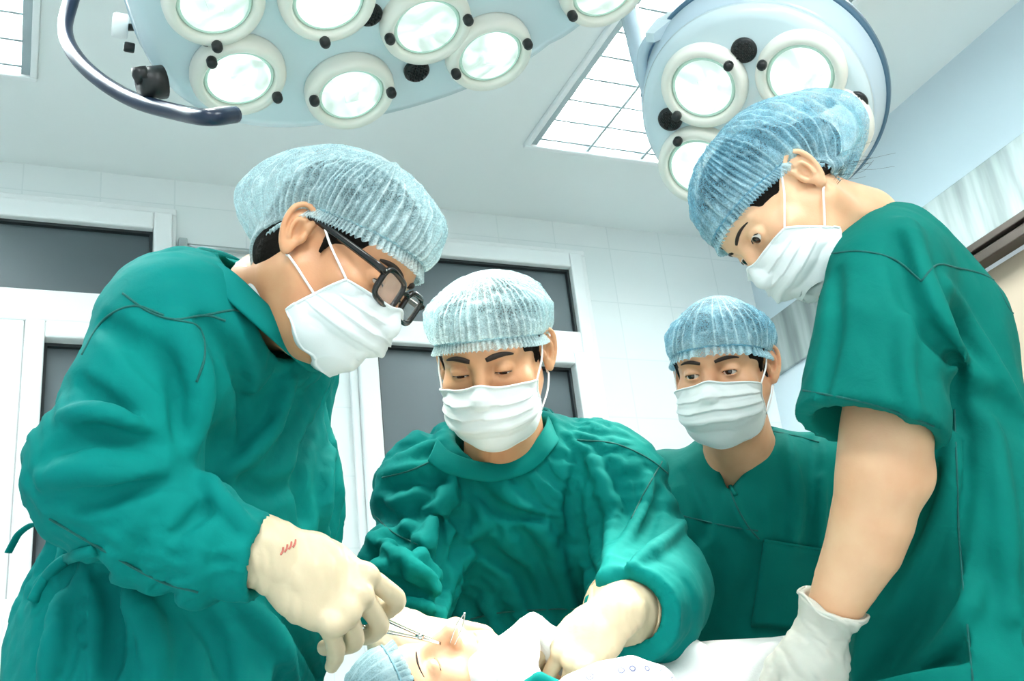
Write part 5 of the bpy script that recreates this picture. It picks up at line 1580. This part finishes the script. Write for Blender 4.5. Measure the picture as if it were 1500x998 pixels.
# ================================================================== woman on the right, bare forearm
earW = at(1168, 262, 1.42)
rW = cv(-.04, -.43, -.90); fW = cv(-.598, -.712, .366); uW = np.cross(_n(rW), _n(fW))
CW = earW + _n(rW) * .074
root = thing('person', (0, 0, 0), 'woman on the right in a short sleeved green scrub top, bare forearm, blue cap', 'person')
HW = Head(CW, fW, uW, .95, open_=.0064, lid=.0006, gaze=(-.12, -.22), slim=.94, detail=.0014)
nb = at(1262, 330, 1.545)
shL, shR = at(1296, 408, 1.385), at(1310, 420, 1.68)
elL, wrL = at(1294, 690, 1.335), at(1214, 908, 1.375)
top_, waist = at(1372, 560, 1.53), at(1415, 930, 1.46)
latW = _n((shL - shR) * (1, 1, 0)); pel = np.array((waist[0] + .02, waist[1] - .06, .93)); root.location = Vector((pel[0], pel[1], 0))
S = HW.sdf
S.add(cone((0, -.032, -.030), HW.l(nb), .047, .056), .035); S.add(cone((0, -.005, -.075), HW.l(nb) + np.array((0, .03, -.01)), .034, .046), .035)
S.add(cone((-.055, -.020, -.045), HW.l(nb) + np.array((-.035, .025, -.02)), .010, .010), .025)
V, Q = S.mesh((-.13, -.22, -.22), (.12, .14, .15), HW.h); V, Q = biggest(V, Q); V = HW.w(V)
B = Sdf()
B.add(cone(nb, top_, .055, .09)).add(flat_cone(top_, waist, .085, .09, latW, 1.45), .08).add(flat_cone(waist, pel, .09, .10, latW, 1.4), .05).add(cone(shL, shR, .048, .048), .06)
elR = V3(shR, .04, -.27, -.02); wrR = V3(elR, -.12, -.20, .05)
B.add(cone(shR, elR, .042, .036), .03).add(cone(elR, wrR, .034, .024), .02).add(cone(shL, elL, .048, .041), .03)
Ar = Sdf()
Ar.add(cone(shL * .45 + elL * .55, elL, .046, .050))
Ar.add(chain([at(1301, 640, 1.335), at(1291, 700, 1.338), at(1278, 760, 1.345), at(1266, 800, 1.352), at(1241, 850, 1.362), at(1218, 900, 1.372), at(1208, 925, 1.376)], [.050, .0495, .0495, .0465, .039, .0315, .025]), .02)
Ar.add(ellip(at(1330, 700, 1.335), (.026, .030, .026)), .02)
V3a, Q3a = Ar.mesh(*Ar.bounds(.02), .0035, 1)
Hw = Hand(at(1204, 928, 1.378), cv(-.18, -.97, .10), cv(.10, .05, .99), -1,
          {'index': dict(c=(20, 24, 14)), 'middle': dict(c=(24, 26, 16)), 'ring': dict(c=(30, 28, 18)), 'little': dict(c=(34, 30, 18))},
          [(.040, .045, -.020), (.046, .072, -.028), (.046, .094, -.032)], .98, spread=.04)
m1 = Hw.mesh(.004, .002)
HW.eyes(root, .55); hw = HW.hair(root, low=-.012, bun=True, burns=False)
rg = np.random.default_rng(4); q = MB()
for i in range(22):                                   # loose strands at the nape and temple
    a = np.array((-.050 - rg.random() * .02, -.055 - rg.random() * .045, -.020 - rg.random() * .03)); 
    p = HW.sdf.snap(a[None], .001, 4)[0]; d = np.array((rg.normal(0, .010), -.020 - .03 * rg.random(), -.012 + rg.normal(0, .014)))
    q.tube(HW.w(spline([p, p + d * .5 + (0, 0, .006), p + d * 1.0, p + d * 1.6 + (rg.normal(0, .006), 0, rg.normal(0, .010))], 5)), .00016, 4)
q.build('loose_strands', M_hair, hw, True)
HW.cap(root, M_cap2, front=.052, side=.030, back=-.040, puff=.026, lean=(0, -.012, .006), pleats=50, seed=14, lobe=(np.array((0, -.135, .022)), (.058, .084, .060), .05), dz=-.012, over=.5)
HW.mask(root, seed=13, beak=.006, bot=-.100, a0=50, a1=82, side_top=-.024, side_bot=-.080, loop_b=.72)
Hw.glove(root, elL, r_end=.045, length=.042, h=.0018, material=M_glove_w, ripple=.0022)
G = Sdf()
G.add(flat_cone(at(1348, 498, 1.545), at(1408, 760, 1.49), .110, .120, latW, (1.35, 1.25)))
G.add(flat_cone(at(1408, 760, 1.49), at(1418, 985, 1.45), .120, .135, latW, (1.25, 1.25)), .05)
G.add(flat_cone(at(1418, 985, 1.45), np.array((pel[0], pel[1], .74)), .135, .15, latW, 1.2), .05)
G.add(cone(at(1302, 392, 1.46), at(1300, 392, 1.66), .074, .072), .06).add(cone(at(1300, 388, 1.54), at(1352, 482, 1.56), .066, .092), .07)
G.add(chain([at(1298, 412, 1.395), at(1290, 500, 1.35), at(1276, 618, 1.325)], [.072, .079, .087]), .045)
G.add(cone(shR, shR * .3 + elR * .7, .072, .080), .05)
cutd = cv(-.05, -1, .08)
G.clip(half(at(1270, 632, 1.32), cv(.20, -.97, .1)), .003) if False else None
sl_end = (lambda P: np.maximum((P - _a(at(1272, 636, 1.325))) @ _a(-_n(cv(.13, -.98, .1))), np.sqrt((((P - _a(at(1276, 660, 1.325))) - ((P - _a(at(1276, 660, 1.325))) @ _a(_n(cv(.05, -1, 0))))[..., None] * _a(_n(cv(.05, -1, 0)))) ** 2).sum(-1)) - .098), at(1276, 640, 1.325) - .16, at(1276, 760, 1.325) + .16)
G.cut((lambda P: np.maximum((P - _a(at(1272, 634, 1.325))) @ _a(_n(cv(.13, .98, -.05))), np.linalg.norm(P - _a(at(1276, 668, 1.325)), axis=-1) - .125), at(1276, 660, 1.325) - .16, at(1276, 660, 1.325) + .16), .003) if False else None
CUTP, CUTN = _a(at(1270, 626, 1.325)), _a(cv(-.27, -.90, .33))
ARMC = _a(at(1278, 660, 1.325))
def cut_sleeve(P):
    a = -((P - CUTP) @ CUTN)                         # below the hem plane
    d = np.sqrt(((P - ARMC) @ _a(RGT)) ** 2 + ((P - ARMC) @ _a(FWD)) ** 2) - .108
    return np.maximum(a, d)
G.cut((cut_sleeve, at(1278, 660, 1.325) - .22, at(1278, 800, 1.325) + .18), .002)
G.add(flat_cone(at(1420, 800, 1.585), at(1420, 985, 1.585), .128, .140, latW, (1.4, 1.35)), .01) if False else None
G.cut(chain([at(1276, 560, 1.33), at(1272, 660, 1.325)], [.050, .080]), .004)
G.cut(cone(at(1268, 345, 1.545), HW.w((0, -.02, -.04)), .050, .062), .012)
creases(G, [([(1330, 330), (1350, 420), (1390, 520), (1440, 560)], .022, .014), ([(1310, 350), (1335, 450), (1400, 540)], .016, -.008), ([(1385, 420), (1440, 520), (1490, 600)], .016, .009),
            ([(1400, 560), (1410, 700), (1400, 850)], .016, -.012), ([(1400, 640), (1380, 760), (1300, 900)], .016, .010), ([(1450, 620), (1470, 760), (1480, 900)], .018, .009),
            ([(1225, 400), (1222, 480), (1205, 580)], .014, -.007), ([(1330, 470), (1325, 540), (1340, 620)], .014, .007), ([(1430, 860), (1400, 930), (1330, 990)], .018, .012), ([(1360, 880), (1330, 930), (1290, 990)], .016, -.010)])
gw = gown_obj('scrub_top', G, .0058, M_scrub, root, lambda P: np.tile(_n(cv(.8, .3, .1)), (len(P), 1)), 21, .10, .006, .06, sharp=.15)
B.clip(((lambda P: G(P) + .014), None, None))
V2, Q2 = B.mesh(*B.bounds(), .010)
V, Q = join((V, Q), (V2, Q2), (V3a, Q3a), m1)
mesh_obj('body', V, Q, M_skin_w, root)
legs(root, pel, (-1, .1, 0))
for pts in ([(1213, 372), (1260, 368), (1310, 380), (1350, 412)], [(1350, 412), (1372, 388), (1400, 392), (1440, 402), (1470, 420)], [(1176, 572), (1230, 582), (1290, 596), (1368, 625)], [(1398, 600), (1402, 700), (1406, 800), (1425, 998)], [(1462, 420), (1480, 455), (1500, 470)]):
    seams_on_mesh(gw, gw, pts, .0013)
# ================================================================== patient, drapes and table
fP = cv(.06, .95, .30); uP = cv(-.88, .0, .45); rP = np.cross(_n(fP), _n(uP)); uP = np.cross(rP, _n(fP))
CP_ = at(621, 1030, 1.43)
root = thing('person', (0, 0, 0), 'patient lying face up on the table with a pale blue cap, covered by white cloth', 'person')
HP = Head(CP_, fP, uP, .90, open_=.0008, lid=.006, slim=.96, detail=.0017)
nk = HP.w((0, -.035, -.16)); axis_ = _n((nk - HP.w((0, -.01, 0))) * (1, 1, 0)); latP = np.array((-axis_[1], axis_[0], 0))
zt = HP.w((0, -.10, 0))[2]                            # under the back of the head
TOPZ = zt - .045
def P_(a, l, z): return np.array((CP_[0], CP_[1], TOPZ)) + axis_ * a + latP * l + np.array((0, 0, z))
root.location = Vector(P_(.5, 0, 0))
S = HP.sdf
S.add(cone((0, -.030, -.045), HP.l(P_(.24, 0, .12)), .054, .060), .035)
V, Q = S.mesh((-.12, -.15, -.22), (.12, .14, .15), HP.h); V, Q = biggest(V, Q); V = HP.w(V)
B = Sdf()
B.add(cone(P_(.22, 0, .12), P_(.30, 0, .11), .06, .085)).add(flat_cone(P_(.34, 0, .105), P_(.85, 0, .095), .095, .088, latP, (1.45, 1.35)), .06)
for sd in (-1, 1):
    B.add(chain([P_(.31, sd * .11, .09), P_(.55, sd * .13, .07), P_(.82, sd * .12, .06)], [.05, .040, .03]), .04)
    B.add(chain([P_(.86, sd * .09, .09), P_(1.28, sd * .10, .075), P_(1.66, sd * .10, .055)], [.085, .06, .042]), .05)
    B.add(cone(P_(1.68, sd * .10, .045), P_(1.70, sd * .12, .20), .042, .026), .03)
HP.eyes(root, .3); HP.hair(root, low=-.03)
HP.cap(root, M_cap3, front=.058, side=.035, back=-.02, puff=.014, lean=(0, -.006, .010), pleats=44, seed=31)
# table
M_pad = mat('black_table_pad', '1B2022', .5, noise=(14, .1), bump=(120, .1, .001))
M_steelt = mat('table_steel', 'AEB6B8', .3, metal=.9, noise=(14, .06))
tb = thing('operating_table', P_(.75, 0, -TOPZ), 'narrow padded operating table under the patient and white sheets', 'table')
def tbox(a0, a1, l, z0, z1): return MB().box(P_((a0 + a1) / 2, 0, (z0 + z1) / 2 - TOPZ), ((a1 - a0) / 2, l, (z1 - z0) / 2), np.stack([axis_, latP, np.array((0, 0, 1.0))], 1))
bevel(tbox(-.10, .20, .11, TOPZ - .075, TOPZ - .003).build('head_pad', M_pad, tb), .015, 3)
bevel(tbox(.21, 1.85, .17, TOPZ - .075, TOPZ - .003).build('body_pad', M_pad, tb), .015, 3)
bevel(tbox(-.08, 1.84, .10, TOPZ - .10, TOPZ - .0755).build('frame', M_steelt, tb), .005)
bevel(tbox(.62, .98, .10, .10, TOPZ - .1005).build('column', M_steelt, tb), .02)
bevel(tbox(.25, 1.35, .13, .0, .0995).build('base', M_steelt, tb), .02)
M_sheet = cloth_mat('white_terry_sheet', 'F4F5F3', 'EEF1F0', .9, 420, .5)
def lace_mat():
    m = cloth_mat('white_cotton_with_blue_rosettes', 'EEF0F2', 'E8EBEE'); t = NT(m)
    tc = t.add('ShaderNodeTexCoord'); mp = t.add('ShaderNodeMapping'); mp.inputs['Scale'].default_value = (62, 62, 62); t.link(tc.outputs['Object'], mp.inputs[0])
    vo = t.add('ShaderNodeTexVoronoi'); vo.inputs['Scale'].default_value = 1; vo.inputs['Randomness'].default_value = .25; t.link(mp.outputs[0], vo.inputs['Vector'])
    rp = t.add('ShaderNodeValToRGB'); rp.color_ramp.interpolation = 'CONSTANT'; e = rp.color_ramp.elements
    e[0].position = 0; e[0].color = lin('7A7F9C'); e[1].position = .09; e[1].color = lin('EEF0F2')
    for p, c in ((.22, '6F7594'), (.29, 'EEF0F2')):
        x = e.new(p); x.color = lin(c)
    t.link(vo.outputs['Distance'], rp.inputs[0]); t.link(rp.outputs[0], t.b.inputs['Base Color'])
    return m
M_lace = lace_mat()
# sheet over the body
G = Sdf()
G.add(flat_cone(P_(.24, 0, .055), P_(.42, 0, .065), .085, .105, latP, 1.5))
G.add(flat_cone(P_(.40, 0, .065), P_(.95, 0, .075), .105, .112, latP, (1.55, 1.35)))
G.add(flat_cone(P_(.95, 0, .075), P_(1.72, 0, .07), .112, .10, latP, (1.35, 1.5)), .05)
G.add(cone(P_(1.70, .0, .08), P_(1.72, 0, .16), .10, .075), .06)
for sd in (-1, 1): G.add(flat_cone(P_(.46, sd * .145, .03), P_(1.66, sd * .145, .03), .045, .05, np.array((0, 0, 1.0)), 1.9), .06)
SOLID = Sdf(); SOLID.ops = list(G.ops); SOLID.add(cone(P_(.15, 0, .10), P_(.30, 0, .07), .07, .085))
B.clip(((lambda P: SOLID(P) + .012), None, None))
V2, Q2 = B.mesh(*B.bounds(), .010)
V, Q = join((V, Q), (V2, Q2))
mesh_obj('body', V, Q, M_skin_p, root)
G.clip(half(P_(0, 0, -.05), (0, 0, -1)), .004)
G.cut(flat_cone(P_(.10, 0, -.02), P_(1.9, 0, -.02), .075, .085, latP, 1.75), .01)
creases(G, [([(890, 985), (930, 950), (1000, 955), (1075, 1010)], .022, .016), ([(960, 960), (1040, 952), (1150, 950)], .016, -.006), ([(1080, 1000), (1120, 960), (1165, 955)], .018, .008)])
V, Q = G.mesh(*G.bounds(), .008); V, Q = biggest(V, Q)
V = cloth_folds(G, V, Q, .012, .07, 70, .012, None, 41, .03)
sh = mesh_obj('sheet', V, Q, M_sheet, None); tag(sh, 'white terry sheet covering the patient from the chest down', 'sheet')
# towel drawn up in a peak over the patient's chest, held by the middle surgeon's hand
T = Sdf()
T.add(chain([at(708, 985, 1.41), at(745, 955, 1.42), at(781, 914, 1.44), at(812, 948, 1.46), at(850, 968, 1.47)], [.022, .019, .008, .020, .03]))
T.add(flat_cone(P_(.20, .02, .07), P_(.42, .0, .07), .062, .085, latP, 1.5), .03)
T.add(chain([at(778, 925, 1.435), at(762, 975, 1.40), at(765, 1020, 1.37)], [.008, .020, .032]), .02)
T.clip(half(P_(0, 0, .0), (0, 0, -1)), .004)
T.cut(flat_cone(P_(.05, 0, .01), P_(.7, 0, .01), .07, .085, latP, 1.5), .01)
V, Q = T.mesh(*T.bounds(), .0055); V, Q = biggest(V, Q)
V = cloth_folds(T, V, Q, .012, .10, 70, .010, None, 44, .03)
tw = mesh_obj('towel', V, Q, M_sheet, None); tag(tw, 'white towel drawn up into a peak below the patient face', 'towel')
# printed cotton turned back at the near edge of the sheet
L_ = Sdf()
L_.add(chain([at(850, 1022, 1.33), at(885, 1000, 1.325), at(925, 992, 1.33), at(958, 1000, 1.335), at(968, 1016, 1.34)], [.022, .022, .022, .019, .016]))
L_.add(chain([at(850, 1040, 1.32), at(960, 1040, 1.33)], [.03, .03]), .03)
V, Q = L_.mesh(*L_.bounds(), .005); V, Q = biggest(V, Q)
V = cloth_folds(L_, V, Q, .012, .10, 70, .006, None, 47, .03)
lc_ = mesh_obj('printed_cloth', V, Q, M_lace, None); tag(lc_, 'white cotton cloth with small blue rosettes at the sheet edge', 'cloth')
gsq = Sdf(); gsq.add(chain([at(770, 1012, 1.345), at(790, 996, 1.342), at(815, 1008, 1.342)], [.008, .010, .008])).add(chain([at(770, 1030, 1.35), at(820, 1030, 1.35)], .02), .02)
V, Q = gsq.mesh(*gsq.bounds(), .004); V, Q = biggest(V, Q)
gc = mesh_obj('drape', V, Q, M_gown, None); tag(gc, 'small corner of green drape showing under the white towel', 'drape')
# instruments
M_inst = mat('polished_instrument_steel', 'D9DEDD', .16, metal=1.0, noise=(60, .05))
nh = thing('needle_holder', at(585, 934, 1.30), 'steel needle holder in the left surgeon hand reaching the patient nose', 'needle holder')
a0, a1 = at(528, 905, 1.255), at(645, 943, 1.385)
for sgn in (-1, 1):
    q = [a0 + sgn * UP * .010, a0 * .6 + a1 * .4 + sgn * UP * .0055, a0 * .28 + a1 * .72 + sgn * UP * .0022, a1 + sgn * UP * .0008]
    MB().tube(spline(q, 8), np.linspace(.0026, .0013, 25), 10).build('shank', M_inst, nh, True)
    c = a0 + sgn * UP * .022 - (a1 - a0) / np.linalg.norm(a1 - a0) * .014
    ang = np.linspace(0, 2 * math.pi, 30); dx = _n(a1 - a0)
    MB().tube(c + .0125 * (np.cos(ang)[:, None] * dx + np.sin(ang)[:, None] * UP), .0022, 8, cap=False).build('finger_ring', M_inst, nh, True)
MB().lathe([(.0035, -.004), (.004, 0), (.0035, .004)], a0 * .28 + a1 * .72, frame(np.cross(dx, UP)), 16).build('pivot', M_inst, nh, True)
tz = thing('tweezers', at(672, 920, 1.37), 'fine steel tweezers held upright above the patient nose', 'tweezers')
ap, t1, t2 = at(681, 898, 1.355), at(659, 943, 1.345), at(666, 945, 1.34)
MB().tube(spline([ap, ap * .6 + t1 * .4 - RGT * .0028, t1], 8), np.linspace(.0016, .0007, 17), 8, flat=.6).build('prong', M_inst, tz, True)
MB().tube(spline([ap, ap * .6 + t2 * .4 + RGT * .0022, t2], 8), np.linspace(.0016, .0007, 17), 8, flat=.6).build('prong', M_inst, tz, True)
